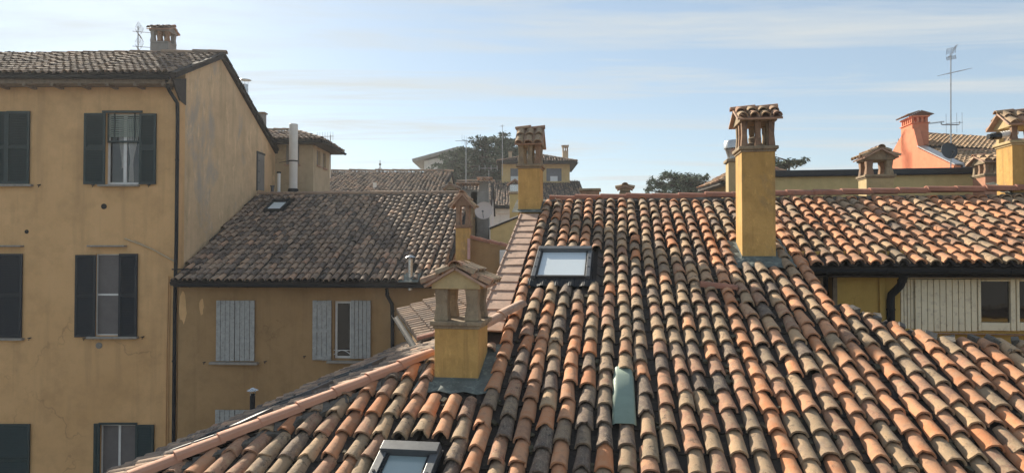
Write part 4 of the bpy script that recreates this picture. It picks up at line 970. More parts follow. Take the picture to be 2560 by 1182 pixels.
#%%MID
# ================================================================== MIDDLE WING
RMi = Roof(4, .457, -10.18)
mid = thing('house', 'low ochre wing in the middle with brown grey tiles and grey plank shutters', 'house', (-6, 22, -12))
mroof = part('roof', mid)
vL = lambda u: None
V0 = (Vector((XC, 24, 0))).dot(RMi.V)
ve0, ue = RMi.px(445, 708); ve1, _ = RMi.px(1110, 708); vr1 = -1.0-.6
VR = RMi.px(1183, 488)[0]; UE, UT = 20.15, 27.05
VLft = (XC+.02)/1.0
vXC = lambda u: (XC+.01-RMi.U.x*u)/RMi.V.x
deck(RMi, mroof, [(vXC(UE), UE), (VR, UE), (VR, UT), (vXC(UT), UT)], .12)
# left edge follows the gable wall: u-dependent; tiles inside the neighbouring wall are left out
exq = []
def mid_lay():
    q = random.Random(5)
    return
class _R(Roof): pass
lay(RMi, mroof, -12.6, VR, UE, UT-.05, inside=lambda v, u: v > vXC(u)+.09, ex=[]+[(RMi.px(668, 520)[0], RMi.px(722, 520)[0], RMi.px(695, 532)[1]-.1, RMi.px(695, 508)[1]+.1), (RMi.px(1012, 700)[0], RMi.px(1040, 700)[0], 20.0, 20.9)],
    seed=51, mkey='tile_mid', kinds=kinds_mid, lod=1, wob=.02)
cap_line(mid, RMi.P(-12.2, UT, .03), RMi.P(VR, UT, .03), L=.6, r=.12, seed=11, mkey='tile_mid')
mb = MB(); v = -12
while v < VR: mb.box(-.1, .1, -.1, .02, -.03, .06, RMi.mat(v, UT-.1, .03)); v += .14
roughen(mb, .02, 2, 8).build('ridge_mortar', 'mortar', mid, kind='stuff')
RMb = Roof(184, .457, -10.18+2*.457*UT); deck(RMb, mroof, [(-VR, -33), (12.6, -33), (12.6, -UT), (-VR, -UT)], .12)
gutter(mid, (RMi.P(RMi.px(428, 714)[0], UE-.07, -.03), RMi.P(VR+.05, UE-.07, -.03)), .09)
MF = Frm(RMi.U*(UE+.42), 4); MF.o.z = 0
ztop = RMi.P(0, UE+.42, -.14).z
hM1 = MF.rect(549, 753, 634, 900); hM2 = MF.rect(836, 752, 878, 896); hM3 = MF.rect(548, 1024, 640, 1170)
s0 = MF.px(446, 800)[0]; s1 = VR-.05
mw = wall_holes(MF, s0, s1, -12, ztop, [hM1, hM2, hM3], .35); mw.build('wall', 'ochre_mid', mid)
def mrect(x0, y0, x1, y1): return MF.rect(x0, y0, x1, y1)
for i, (x0, x1, y0, y1, n_, rails) in enumerate(((543, 588, 750, 902, 4, 0), (590, 638, 750, 902, 4, 0), (783, 830, 750, 900, 4, 1), (878, 928, 750, 896, 5, 0), (540, 588, 1022, 1160, 4, 0), (590, 640, 1022, 1160, 4, 0))):
    a0, a1, z0, z1 = mrect(x0, y0, x1, y1); plank_shutter(mid, MF, a0, a1, z0, z1, np_=n_, rails=bool(rails), seed=i)
for hM in (hM1, hM3):
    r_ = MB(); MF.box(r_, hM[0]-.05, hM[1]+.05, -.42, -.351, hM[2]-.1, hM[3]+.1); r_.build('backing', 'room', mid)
w = window(mid, MF, hM2, mullion=0, fw=.07, inset=.08); a0, a1, z0, z1 = hM2
mb = MB(); mb.tube([MF.P(a0+(a1-a0)*k/8, .03, z0+.12+.14*math.sin(math.pi*k/8)) for k in range(9)], .012, 5); mb.tube([MF.P(a0, .03, z0+.26), MF.P(a1, .03, z0+.26)], .012, 5); mb.build('railing', 'white', w)
sill(MF, 528, 648, 903, mid, .16); sill(MF, 820, 935, 900, mid, .16)
for x, y in ((512, 905), (664, 903), (762, 890)):
    s_, z_ = MF.px(x, y); c_ = MF.P(s_, .05, z_); mb = MB(); mb.tube([c_+Vector((0, .05, 0)), c_, c_+Vector((0, -.02, -.05))], .016, 5); mb.tube([c_+Vector((-.04, 0, 0)), c_+Vector((.05, 0, .02))], .012, 5); mb.build('shutter_stay', 'plastic_black', mid)
mp_ = lambda x, y, n=.08: MF.P(MF.px(x, y, n)[0], n, MF.px(x, y, n)[1])
downpipe(mid, [mp_(967, 722, .4), mp_(968, 738, .3), mp_(980, 760, .1), mp_(981, 800, .09), mp_(981, 1100, .09)], .055, rings=[(mp_(968, 732, .33), mp_(968, 736, .31)), (mp_(981, 775, .09), mp_(981, 779, .09))])
skylight(mid, RMi, (RMi.px(672, 520)[0], RMi.px(716, 520)[0], RMi.px(695, 531)[1], RMi.px(695, 509)[1]), .12, 'skyglass_pale', False, .07, 'frame_dark', label='small skylight near the ridge')
b = RMi.P(*RMi.px(1026, 700), .0); flue(mid, b, .62, .07, 'steel', .16, label='metal vent pipe with cone cap near the eave', cone=.07)
mb = MB(); v_, u_ = RMi.px(1024, 702); mb.slab([RMi.P(v_-.3, u_-.22, .09), RMi.P(v_+.3, u_-.22, .09), RMi.P(v_+.3, u_+.3, .11), RMi.P(v_-.3, u_+.3, .11)], .01); mb.build('flashing', 'lead', mid)
for x0, y0, x1, y1, sd in ((447, 722, 468, 812, 1), (498, 742, 510, 790, 2)):
    q = random.Random(sd); c_ = [((x0+x1)/2+(x1-x0)/2*math.cos(a*.45)*q.uniform(.7, 1.1), (y0+y1)/2+(y1-y0)/2*math.sin(a*.45)*q.uniform(.75, 1.05)) for a in range(14)]
    mb = MB(); mb.prism([MF.P(MF.px(x, y)[0], .006, MF.px(x, y)[1]) for x, y in c_], -MF.en*.005); mb.build('plaster_patch', 'ochre_left', mid)
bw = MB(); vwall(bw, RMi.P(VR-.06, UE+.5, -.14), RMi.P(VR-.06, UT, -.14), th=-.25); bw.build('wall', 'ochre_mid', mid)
# flues at the left of its ridge
b = at(733, 480, 28.6); s = MB(); s.lathe([(.17, -1.2), (.17, 1.3), (.175, 1.31), (.175, 2.82), (.165, 2.83), (.15, 2.78)], 20, Matrix.Translation(b)); o = s.build('flue_pipe', 'white_pipe', mid, 35, label='tall white flue pipe')
s = MB(); s.lathe([(.23, -.1), (.21, .12), (.18, .14)], 20, Matrix.Translation(b)); s.build('flue_base', 'dark_metal', o, 35)
s = MB(); s.lathe([(.185, 1.26), (.185, 1.31)], 20, Matrix.Translation(b)); s.tube([b+Vector((-.18, 0, 1.29)), b+Vector((-.75, .5, 1.29))], .014, 5); s.build('clamp', 'dark_metal', o, 35)
b = at(697, 478, 28.4); s = MB(); s.lathe([(.065, -.8), (.065, .75)], 14, Matrix.Translation(b)); o = s.build('flue_pipe', 'white_pipe', mid, 35, label='slim white flue pipe'); s = MB(); s.lathe([(.09, .74), (.085, .80), (.02, .81)], 14, Matrix.Translation(b)); s.build('cap', 'dark_metal', o, 35)
b = at(681, 478, 28.3); s = MB(); s.lathe([(.055, -.5), (.06, .16), (.09, .2), (.085, .23), (.02, .24)], 12, Matrix.Translation(b)); s.build('vent_pipe', 'grey_metal', mid, 35)
chimney(mid, 1114, 1138, 29.5, .5, 490, 477, 474, 460, alpha=4, posts=(), oh=.1, ohd=.08, seed=44, zbot=1, tm='tile_mid', label='small gabled chimney cap behind the ridge')
#%%BACK
# ================================================================== walls and chimneys in the gap between the wing and the main roof
gap = thing('house', 'narrow ochre house in the gap between wing and main roof, with slender hooded chimney', 'house', (-.6, 22, -12))
chA = chimney(gap, 1139, 1173, 21.0, .45, 700, 562, 514, 480, alpha=4, style='front', pw=.13, oh=.13, ohd=.1, seed=22, zbot=-12, shaft='chim', stone='stone_red', label='slender yellow chimney with a gabled hood', tilek=(.4, .7))
def pwall(parent, top, Y, zb, m, th=.3, name='wall', Y2=None):
    pts = [at(x, y, Y+(0 if Y2 is None else (Y2-Y)*i/(len(top)-1))) for i, (x, y) in enumerate(top)]
    mb = MB(); mb.prism(pts[::-1]+[Vector((pts[0].x, pts[0].y, zb)), Vector((pts[-1].x, pts[-1].y, zb))], (0, th, 0)); return mb.build(name, m, parent), pts
o, pts = pwall(gap, [(1170, 596), (1300, 626)], 21.3, -12, 'ochre_mid', 3.0)
cap_line(gap, pts[0]+Vector((0, .05, .0)), pts[1]+Vector((0, .05, 0)), L=.38, r=.12, mkey='ridge', name='coping_tile', seed=6, lift=.0)
mb = MB(); a = at(1172, 596, 20.9); b_ = at(1172, 648, 20.9); mb.tube([a, b_], .045, 8); mb.build('pink_pipe', 'pinkpipe', gap, 40)
mb = MB(); g = [at(1182, 590+i, 21.0)+Vector((i*.2, .1, .08)) for i in range(3)]
t = thing('air_conditioner', 'white air conditioner unit on the ochre wall behind the roof verge', 'air conditioner', at(1268, 672, 21.0)+Vector((0, .1, 0)))
mb = MB(); c0 = at(1249, 668, 20.9); mb.box(c0.x, c0.x+.75, 20.95, 21.28, c0.z, c0.z+.52); mb.build('casing', 'white', t, bevel=.02)
mb = MB(); mb.lathe([(.2, 0), (.2, .01), (.02, .02)], 20, Matrix.Translation((c0.x+.32, 20.945, c0.z+.26)) @ Matrix.Rotation(R(90), 4, 'X')); mb.build('fan_grille', 'grey_metal', t, 40)
wedge = thing('house', 'small pale yellow house with a sloping parapet seen between chimneys', 'house', (0, 25, -12))
o, pts = pwall(wedge, [(1226, 573), (1300, 543)], 24.0, -12, 'yellow', 3.5)
mb = MB(); mb.slab([pts[0]+Vector((-.05, -.05, .06)), pts[1]+Vector((0, -.05, .06)), pts[1]+Vector((0, 3.4, .06)), pts[0]+Vector((-.05, 3.4, .06))], .06); mb.build('coping', 'dark_metal', wedge)
mb = MB(); mb.tube([pts[0]+Vector((-.05, -.07, .07)), pts[1]+Vector((0, -.07, .07))], .018, 6); mb.build('coping_edge', 'white', wedge)
greyh = thing('chimney_stack', 'broad grey rendered chimney stack with low tiled caps behind the pale dish', 'chimney', (-1.2, 26.5, -12))
sh = MB(); a = at(1176, 520, 26.3); b_ = at(1222, 520, 26.3); sh.box(a.x, b_.x, 26.3, 27.1, -12, at(1200, 478, 26.3).z); sh.build('shaft', 'greyp', greyh, bevel=.02)
sh = MB(); a = at(1198, 520, 26.35); b_ = at(1221, 520, 26.35); zt = at(1200, 455, 26.35).z; sh.box(a.x, b_.x, 26.32, 26.8, at(1200, 478, 26.3).z, zt-.02); sh.build('upper_shaft', 'greyp', greyh, bevel=.01)
sh = MB(); a2 = at(1192, 520, 26.3); b2 = at(1231, 520, 26.3); zt2 = at(1200, 443, 26.3).z; sh.box(a2.x, b2.x, 26.2, 26.95, zt2-.05, zt2); sh.build('cap_slab', 'verge', greyh, bevel=.01)
sh = MB(); a3 = at(1140, 520, 26.3); zt3 = at(1170, 457, 26.3).z; sh.box(a3.x, a2.x+.1, 26.1, 27, zt3-.05, zt3); sh.build('cap_slab', 'verge', greyh, bevel=.01)
sh = MB(); sh.box(a3.x+.2, a2.x+.02, 26.3, 26.9, -1, at(1170, 474, 26.3).z); sh.build('shaft', 'greyp', greyh, bevel=.01)
q = random.Random(8)
for n_, xa, xb, zt_ in ((4, a3.x+.08, a2.x, zt3), (2, a2.x+.06, b2.x-.06, zt2)):
    for i in range(n_):
        x = xa+(xb-xa)*(i+.5)/n_; o0 = bpy.data.objects.new('cap_tile', TM['tile_mid'][q.randrange(14)]); COL.objects.link(o0); o0.parent = greyh
        o0.matrix_local = Matrix.Translation(-wpos(greyh)) @ Matrix.Translation((x, 26.0, zt_-.24)) @ Matrix.Rotation(R(22), 4, 'X') @ Matrix.Diagonal(((xb-xa)/n_/.2, .75, 1.2, 1)); o0.color = (.3, q.random(), .4, 1)
dish('pale pink round satellite dish in front of the grey chimney stack', at(1210, 527, 25.6), (-.12, -1, .25), .335, 'dish', tuple(at(1182, 555, 25.9)))
yc = plain_shaft(wedge, 1274, 1296, 29, .4, -8, 481, 'yellow', 0, label='small pale chimney with a box grille'); 
mb = MB(); c0 = at(1286, 478, 29); mb.box(c0.x-.2, c0.x+.2, 29, 29.35, c0.z-.02, c0.z+.28); mb.build('box_grille', 'steel', yc[0], bevel=.01)
mb = MB(); mb.slab([c0+Vector((-.32, -.1, .3)), c0+Vector((.02, -.1, .52)), c0+Vector((.02, .5, .52)), c0+Vector((-.32, .5, .3))], .05); mb.slab([c0+Vector((.02, -.1, .52)), c0+Vector((.36, -.1, .3)), c0+Vector((.36, .5, .3)), c0+Vector((.02, .5, .52))], .05); mb.build('hood', 'verge', yc[0])
# ---- lit little roof between the squat chimney and the courtyard
lean = thing('lean_to', 'low lean-to with pale weathered tiles behind the squat yellow chimney', 'outbuilding', (-1.6, 16, -12))
Qp, Pp = at(1048, 855, 14.5), at(993, 780, 17.5); pl = lambda x, y: Qp.z+.36*(x-Qp.x)+.237*(y-Qp.y)
def LP(x, y, h=0): return Vector((x, y, pl(x, y)+h))
XR = -.2
poly = [LP(Qp.x, Qp.y), LP(XR, Qp.y-.25), LP(XR, 17.3), LP(Pp.x, Pp.y)]
MB().slab(poly, .12).build('roof_deck', 'darkwood', lean)
nrm = Vector((-.36, -.237, 1)).normalized(); upd = Vector((1, -.1, .36-.0237)).normalized(); vv = upd.cross(nrm).normalized(); q = random.Random(2); items = []
for i in range(18):
    y0 = Qp.y-.05+i*.19; f_ = (y0-Qp.y)/(Pp.y-Qp.y); xs = Qp.x+(Pp.x-Qp.x)*max(0, min(1, f_)); k = 0; x = xs
    while x < XR-.1:
        y = y0-.1*(x-xs); p = LP(x, y, .02)
        if y < 17.4: items.append((Matrix(((vv.x, upd.x, nrm.x, p.x), (vv.y, upd.y, nrm.y, p.y), (vv.z, upd.z, nrm.z, p.z), (0, 0, 0, 1))) @ Matrix.Rotation(q.gauss(0, .03), 4, 'Z'), (q.uniform(.35, .65), q.random(), q.uniform(.2, .6))))
        x += .33
for m_, c in items:
    o = bpy.data.objects.new('roof_tile', TM_LO['tile_mid'][q.randrange(8)]); COL.objects.link(o); o.parent = lean; o.matrix_local = Matrix.Translation(-wpos(lean)) @ m_; o.color = (*c, 1)
cap_line(lean, LP(Qp.x, Qp.y-.05, .03), LP(XR, Qp.y-.3, .03), L=.45, r=.10, seed=3, mkey='ridge', name='edge_tile')
gutter(lean, (LP(Pp.x-.08, Pp.y, -.05), LP(Qp.x-.08, Qp.y-.1, -.05)), .075)
lw = MB(); vwall(lw, LP(Pp.x+.6, Pp.y-.1, -.15), LP(Qp.x+.55, Qp.y+.1, -.15), th=-.2); vwall(lw, LP(Qp.x+.55, Qp.y+.1, -.15), LP(XR, Qp.y-.1, -.15), th=-.2); lw.build('wall', 'ochre_mid', lean)
#%%FAR
# ================================================================== TOWER HOUSE behind the left gable
def quad_roof(parent, corners, ridge, th=.1): pass
tower = thing('tower_house', 'beige square tower house with hipped tile roof behind the white flue', 'tower', (-8, 23, -12))
tw = MB(); TX0, TX1, TY0, TY1 = -10.2, -6.37, 22+5.5, 0, 
# keep picture position but stand clear behind the wing's ridge
K = 30.2/22; TX1 = -6.37*K; TX0 = -13.2; TY0 = 30.2; TY1 = 24*K
TFr = Frm((0, TY0, 0), 0); TSr = Frm((TX1, 0, 0), -90)
ztw = at(782, 352, TY0).z
h1 = TFr.rect(742, 362, 748, 411)
h1 = (h1[0]-.5, h1[1], h1[2], h1[3]); tw = wall_holes(TFr, TX0, TX1, -12, ztw, [h1], .3); tw.build('wall', 'beige', tower)
sw = MB(); 
Yp = lambda x: TX1*F/(x-1280)
class SideF:
    def P(s, a, n, z): return Vector((TX1+n, a, z))
    box = Frm.box
SF = SideF(); holes = []
for xa, xb, ya_, yb_ in ((791, 800, 375, 412), (806, 814, 381, 419)):
    Ya, Yb = Yp(xa), Yp(xb); holes.append((Ya, Yb, at(xa, yb_, Ya).z, at(xa, ya_, Ya).z))
wall_holes(SF, TY0+.302, TY1, -12, ztw, holes, .3).build('wall', 'beige', tower)
for hh in holes:
    w = part('window', tower); b = MB(); SF.box(b, hh[0], hh[1], -.16, -.12, hh[2], hh[3]); b.build('pane', 'greyp', w); b = MB(); SF.box(b, hh[0]-.05, hh[1]+.05, .002, .07, hh[2]-.06, hh[2]); b.build('sill', 'verge', w)
w = part('window', tower); b = MB(); TFr.box(b, h1[0], h1[1], -.16, -.12, h1[2], h1[3]); b.build('pane', 'greyp', w); b = MB(); TFr.box(b, h1[0]-.05, h1[1]+.08, .002, .07, h1[2]-.06, h1[2]); b.build('sill', 'verge', w)
b = MB(); b.box(TX0, TX1-.31, TY1, TY1+.2, -12, ztw); b.build('wall', 'beige', tower)
def hip_roof(parent, x0, x1, y0, y1, zr, ze, hipf=1.0, mkey='tile_mid', lod=1, seed=1, single=300, gut=True, kinds=kinds_mid, capr=.11):
    """hipped roof over an axis-aligned rectangle"""
    rp_ = part('roof', parent); W_, D_ = x1-x0, y1-y0; half = D_/2*hipf; ym = (y0+y1)/2
    rx0, rx1 = x0+half, x1-half
    if rx0 > rx1: rx0 = rx1 = (x0+x1)/2; half = W_/2
    s1 = (zr-ze)/(D_/2); s2 = (zr-ze)/half
    mb = MB(); A, B, C_, D = (x0, y0, ze), (x1, y0, ze), (x1, y1, ze), (x0, y1, ze); P1, P2 = (rx0, ym, zr), (rx1, ym, zr)
    mb.add([A, B, C_, D, P1, P2, (x0, y0, ze-.1), (x1, y0, ze-.1), (x1, y1, ze-.1), (x0, y1, ze-.1)], [(0, 1, 5, 4), (1, 2, 5), (2, 3, 4, 5), (3, 0, 4), (9, 8, 7, 6), (0, 6, 7, 1), (1, 7, 8, 2), (2, 8, 9, 3), (3, 9, 6, 0)]); mb.build('roof_deck', 'darkwood', rp_)
    rf = Roof(0, s1, ze-s1*y0)
    top = lambda v: y0+min(1, (v-x0)/half, (x1-v)/half)*D_/2-.03 if x0 < v < x1 else y0
    lay(rf, rp_, x0, x1, y0-.03, top, seed=seed, mkey=mkey, kinds=kinds, lod=lod, single=single, wob=.015)
    rr = Roof(-90, s2, ze+s2*x1)       # right-hand slope climbs towards -x: u=-x, v=y
    top2 = lambda v: -x1+min(1, (v-y0)/(D_/2), (y1-v)/(D_/2))*half-.03 if y0 < v < y1 else -x1
    lay(rr, rp_, y0, y1, -x1-.03, top2, seed=seed+1, mkey=mkey, kinds=kinds, lod=lod, single=min(single, 120), wob=.015, name='roof_tile')
    rl = Roof(90, s2, ze-s2*x0)
    top3 = lambda v: x0+min(1, (-v-y0)/(D_/2), (y1+v)/(D_/2))*half-.03 if -y1 < v < -y0 else x0
    lay(rl, rp_, -y1, -y0, x0-.03, top3, seed=seed+2, mkey=mkey, kinds=kinds, lod=2, single=0, wob=.015, name='roof_tile')
    for p, q_ in ((B, P2), (A, P1), (C_, P2), (P1, P2)):
        if (Vector(q_)-Vector(p)).length > .4: cap_line(rp_, Vector(p)+Vector((0, 0, .04)), Vector(q_)+Vector((0, 0, .06)), L=.5, r=capr, mkey=mkey, seed=seed, angular=False)
    if gut:
        gutter(rp_, (Vector((x0, y0-.08, ze-.04)), Vector((x1+.05, y0-.08, ze-.04))), .08, brackets=False); gutter(rp_, (Vector((x1+.08, y0, ze-.04)), Vector((x1+.08, y1, ze-.04))), .08, brackets=False)
    return rp_
hip_roof(tower, TX0-.5, TX1+.52, TY0-.55, TY1+.55, at(740, 326, 31.7).z-.1, at(790, 351, TY0-.55).z, seed=61)
aerial('thin tv antenna standing right of the tower house eave', at(826, 445, 34), at(826, 338, 34), ((at(826, 341, 34).z, (-1, .2, 0), 7, .9, .45, True),), r=.03)
# ---- long back roof
def gable_block(label, Y0, Y1, x0, x1, ye, yr, m, zwall=-12, mkey='tile_mid', lod=2, seed=1, alpha=0, single=0, name='house', kinds=kinds_mid, sp=.222, expo=.355, ridge=True, xr1=None):
    """house with an eave facing us (pixel row ye at depth Y0) and a ridge (pixel row yr at depth Y1)"""
    A = at(x0, ye, Y0); B = at(x1, yr, Y1); s_ = (B.z-A.z)/(Y1-Y0); rf = Roof(0, s_, A.z-s_*Y0); rb = Roof(180, s_, B.z+s_*Y1)
    X0, X1 = at(x0, ye, Y0).x, (at(x1, yr, Y1).x)
    t = thing(name, label, 'house', ((X0+X1)/2, Y1, -12)); rp_ = part('roof', t)
    deck(rf, rp_, [(X0, Y0), (X1, Y0), (X1, Y1), (X0, Y1)], .1); deck(rb, rp_, [(-X1, -2*Y1+Y0), (-X0, -2*Y1+Y0), (-X0, -Y1), (-X1, -Y1)], .1)
    lay(rf, rp_, X0, X1, Y0, Y1-.03, seed=seed, mkey=mkey, kinds=kinds, lod=lod, single=single, wob=.03, sp=sp, expo=expo)
    if ridge: cap_line(rp_, (X0, Y1, B.z+.05), (X1, Y1, B.z+.05), L=.6, r=.13, mkey=mkey, seed=seed, jit=.02)
    w = MB(); w.box(X0+.1, X1-.1, Y0+.4, 2*Y1-Y0-.4, zwall, A.z-.1)
    for xx in (X0+.1, X1-.4): w.prism([(xx, Y0+.4, A.z-.099), (xx, 2*Y1-Y0-.4, A.z-.099), (xx, Y1, B.z-.15)], (.3, 0, 0))
    w.build('wall', m, t); return t, rf, rp_
bk, rf_, rp_ = gable_block('long house with grey brown tile roof beyond the middle wing', 37, 43.5, 700, 1132, 492, 431, 'beige', seed=71, single=300, lod=1)
flue(bk, rf_.P(*rf_.px(937, 474), 0), .35, .1, 'white_pipe', .13, cone=.03, gap=.02, label='short pale vent pipe')
plain_shaft(bk, 1088, 1093, 43, .2, 4, 426, 'verge', 0, collar=0)
b2 = gable_block('small house with grey tiles between the grey stack and the long roof', 39, 43, 1128, 1235, 520, 457, 'white_wall', seed=73, lod=2)
# ---- penthouse house
PY = 56.0
b3 = gable_block('house with dark regular tiles and a white corniced wall', PY-6, PY+1.0, 1222, 1446, 517, 453, 'white_wall', seed=75, lod=2, sp=.20, ridge=False)
PZ = lambda y, Y=PY: at(1300, y, Y).z
c = MB(); a = at(1224, 520, PY-5.9); b_ = at(1446, 520, PY-5.9); c.box(a.x, b_.x, PY-5.85, PY-5.5, PZ(528, PY-5.85), PZ(519, PY-5.85)); c.box(a.x+.1, b_.x-.1, PY-5.75, PY-5.5, PZ(533, PY-5.85), PZ(528, PY-5.85)); c.build('cornice', 'white_wall', b3[0])
gutter(b3[0], (Vector((a.x, PY-6.05, PZ(518, PY-6))), Vector((b_.x, PY-6.05, PZ(518, PY-6)))), .12, brackets=False)
pent = thing('penthouse', 'yellow rooftop penthouse with blue grey shutters and wide hipped roof', 'house', (1.9, PY+3, -12))
XA, XB = at(1254, 430, PY).x, at(1425, 430, PY).x
PFr = Frm((0, PY+.3, 0), 0)
hp = [PFr.rect(1276, 421, 1296, 453), PFr.rect(1366, 421, 1404, 453)]
wall_holes(PFr, XA, XB, PZ(470), PZ(409), hp, .3).build('wall', 'yellow', pent)
b = MB(); b.box(XB-.25, XB, PY+.61, PY+5, PZ(470), PZ(409)); b.box(XA, XA+.25, PY+.61, PY+5, PZ(470), PZ(409)); b.build('wall', 'yellow', pent)
for hh in hp:
    w = part('window', pent); b = MB(); PFr.box(b, hh[0], hh[1], -.2, -.12, hh[2], hh[3]); b.build('blind', 'blue_panel', w)
    b = MB(); c_ = (hh[0]+hh[1])/2; PFr.box(b, c_-.3, c_+.3, -.12, -.10, hh[2], hh[2]+(hh[3]-hh[2])*.4); b.build('pane', 'skyglass_pale', w)
hip_roof(pent, at(1243, 407, PY-.6).x, at(1442, 407, PY-.6).x, PY-.6, PY+6, at(1400, 388, PY+2.7).z, PZ(404, PY-.6), lod=2, single=0, seed=81)
chimney(pent, 1407, 1421, PY+1.5, .5, 400, 377, 368, 364, alpha=0, shaft='beige', stone='beige', style='side', tiles=False, oh=.03, ohd=.03, pw=.11, collar=0, seed=83, zbot=6.5, posts=((-1, -1), (0, -1), (1, -1), (-1, 1), (1, 1)), label='pale chimney on the penthouse roof')
plain_shaft(pent, 1271, 1280, PY+2, .3, 6, 378, 'beige', 0, label='small square chimney on the penthouse roof')
# ---- pale villa behind the cedars
VY = 78.0
vil = thing('villa', 'pale villa with low gable roof half hidden behind the cedars', 'house', (-4, VY+3, -12))
a, b_, c_ = at(1043, 405, VY), at(1150, 376, VY), at(1262, 408, VY)
mb = MB(); mb.prism([(a.x+.8, VY, a.z+.1), (b_.x, VY, b_.z-.25), (c_.x-.8, VY, c_.z+.1), (c_.x-.8, VY, -12), (a.x+.8, VY, -12)], (0, 8, 0)); mb.build('wall', 'white_wall', vil)
mb = MB(); mb.slab([(a.x-.4, VY-.8, a.z-.1), (b_.x, VY-.8, b_.z), (b_.x, VY+9, b_.z), (a.x-.4, VY+9, a.z-.1)][::-1], .35); mb.slab([(b_.x, VY-.8, b_.z), (c_.x+.4, VY-.8, c_.z-.1), (c_.x+.4, VY+9, c_.z-.1), (b_.x, VY+9, b_.z)][::-1], .35)
for i in range(len(mb.v)): pass
mb.build('roof', 'greyp', vil)
# ---- church spire top far away
sp_ = thing('church_spire', 'tiny pale church spire top with ball and cross beyond the long roof', 'spire', (at(950, 430, 160).x, 160, -12))
b = at(950, 428, 160); mb = MB(); mb.lathe([(.9, -30), (.9, -.3), (.6, 0), (.5, .5), (.35, .7), (.18, 1.0), (.12, 1.3)], 12, Matrix.Translation(b)); mb.build('lantern', 'white_wall', sp_, 40)
mb = MB(); mb.lathe([(.02, 1.2), (.25, 1.4), (.3, 1.6), (.22, 1.8), (.05, 1.95)], 12, Matrix.Translation(b)); mb.tube([b+Vector((0, 0, 1.9)), b+Vector((0, 0, 2.6))], .05, 5); mb.tube([b+Vector((-.22, 0, 2.3)), b+Vector((.22, 0, 2.3))], .05, 5); mb.build('ball_and_cross', 'dark_metal', sp_, 40)
# ================================================================== RIGHT BACKGROUND
para = thing('flat_roofed_building', 'low yellow building with a black metal parapet behind the main ridge', 'building', (11, 24, -12))
BF = Frm(at(1937, 440, 22.6)*1.0, 8.6); BF.o.z = 0
L0, L1 = BF.px(1925, 440)[0], BF.px(2436, 430)[0]; zt = BF.px(1937, 427)[1]; zl = BF.px(1937, 441)[1]
mb = MB(); BF.box(mb, L0, L1, -5, 0, -12, zl); mb.build('wall', 'yellow', para); mb = MB(); BF.box(mb, L0-.08, L1+.08, -5.1, .09, zl+.002, zt); mb.build('parapet', 'parapet', para, bevel=.02)
mb = MB(); mb.tube([BF.P(L0, .12, zl-.01), BF.P(L1, .12, zl-.01)], .03, 6); mb.build('drip_edge', 'dark_metal', para, 40)
hipb = thing('house', 'yellow house with hipped orange brown roof peeping behind the tall chimney', 'house', (12, 33, -12))
HX0, HX1 = at(1800, 450, 33.5).x, at(2026, 430, 33.5).x
hip_roof(hipb, HX0, HX1, 33.5, 37.5, at(1900, 408, 35.5).z, at(1790, 456, 33.5).z, lod=1, seed=91, single=150, kinds=lambda v, u, q, c: (q.uniform(.3, .8), q.random(), q.uniform(.1, .5)), mkey='tile')
mb = MB(); mb.box(HX0+.5, HX1-.5, 34, 37, -12, at(1790, 459, 33.5).z); mb.build('wall', 'ochre', hipb)
# ---- pink house
pinkh = thing('house', 'coral pink house with a tall slotted chimney and two stepped tile roofs', 'house', (22, 38, -12))
G0 = at(2232, 425, 33.0); PA = -42.0    # gable wall runs away to the right
aP = R(PA); gx = Vector((math.cos(R(30)), -math.sin(R(30)), 0))
def Pk(x, y, Y): return at(x, y, Y)
# gable wall polygon (faces left-front)
DL, DR, DPk = 40.0, 31.5, 36.0
g = [Pk(2228, 450, DL), Pk(2408, 460, DR), Pk(2402, 416, DR), Pk(2310, 369, 32.7), Pk(2290, 322, DPk), Pk(2274, 325, DPk), Pk(2228, 405, DL)]
def on_gable(x, y):      # gable plane through DL..DR
    A, B = Pk(2228, 500, DL), Pk(2408, 500, DR); d = B-A; n = Vector((d.y, -d.x, 0)); r_ = ray(x, y); t = A.dot(n)/r_.dot(n); return r_*t
GA, GB = Pk(2228, 500, DL), Pk(2408, 500, DR); gd = (GB-GA); gd.z = 0; gd.normalize(); gn = Vector((-gd.y, gd.x, 0))
gn = gn if gn.y > 0 else -gn
pts = [on_gable(2228, 408), on_gable(2278, 322), on_gable(2300, 322), on_gable(2312, 371), on_gable(2402, 414)]
mb = MB(); mb.prism([Vector((pts[-1].x, pts[-1].y, -12)), *pts[::-1], Vector((pts[0].x, pts[0].y, -12))], gn*.3); mb.build('wall', 'pink', pinkh)
# body behind
mb = MB(); a_, b_ = pts[0], pts[-1]; mb.prism([Vector((a_.x, a_.y, -12)), Vector((b_.x, b_.y, -12)), Vector((b_.x, b_.y, b_.z-.2)), Vector((a_.x, a_.y, b_.z-.2))], gn*9+Vector((0, 0, 0))); 
mb.v = [v+gn*.31 for v in mb.v]; mb.build('wall', 'pink', pinkh)
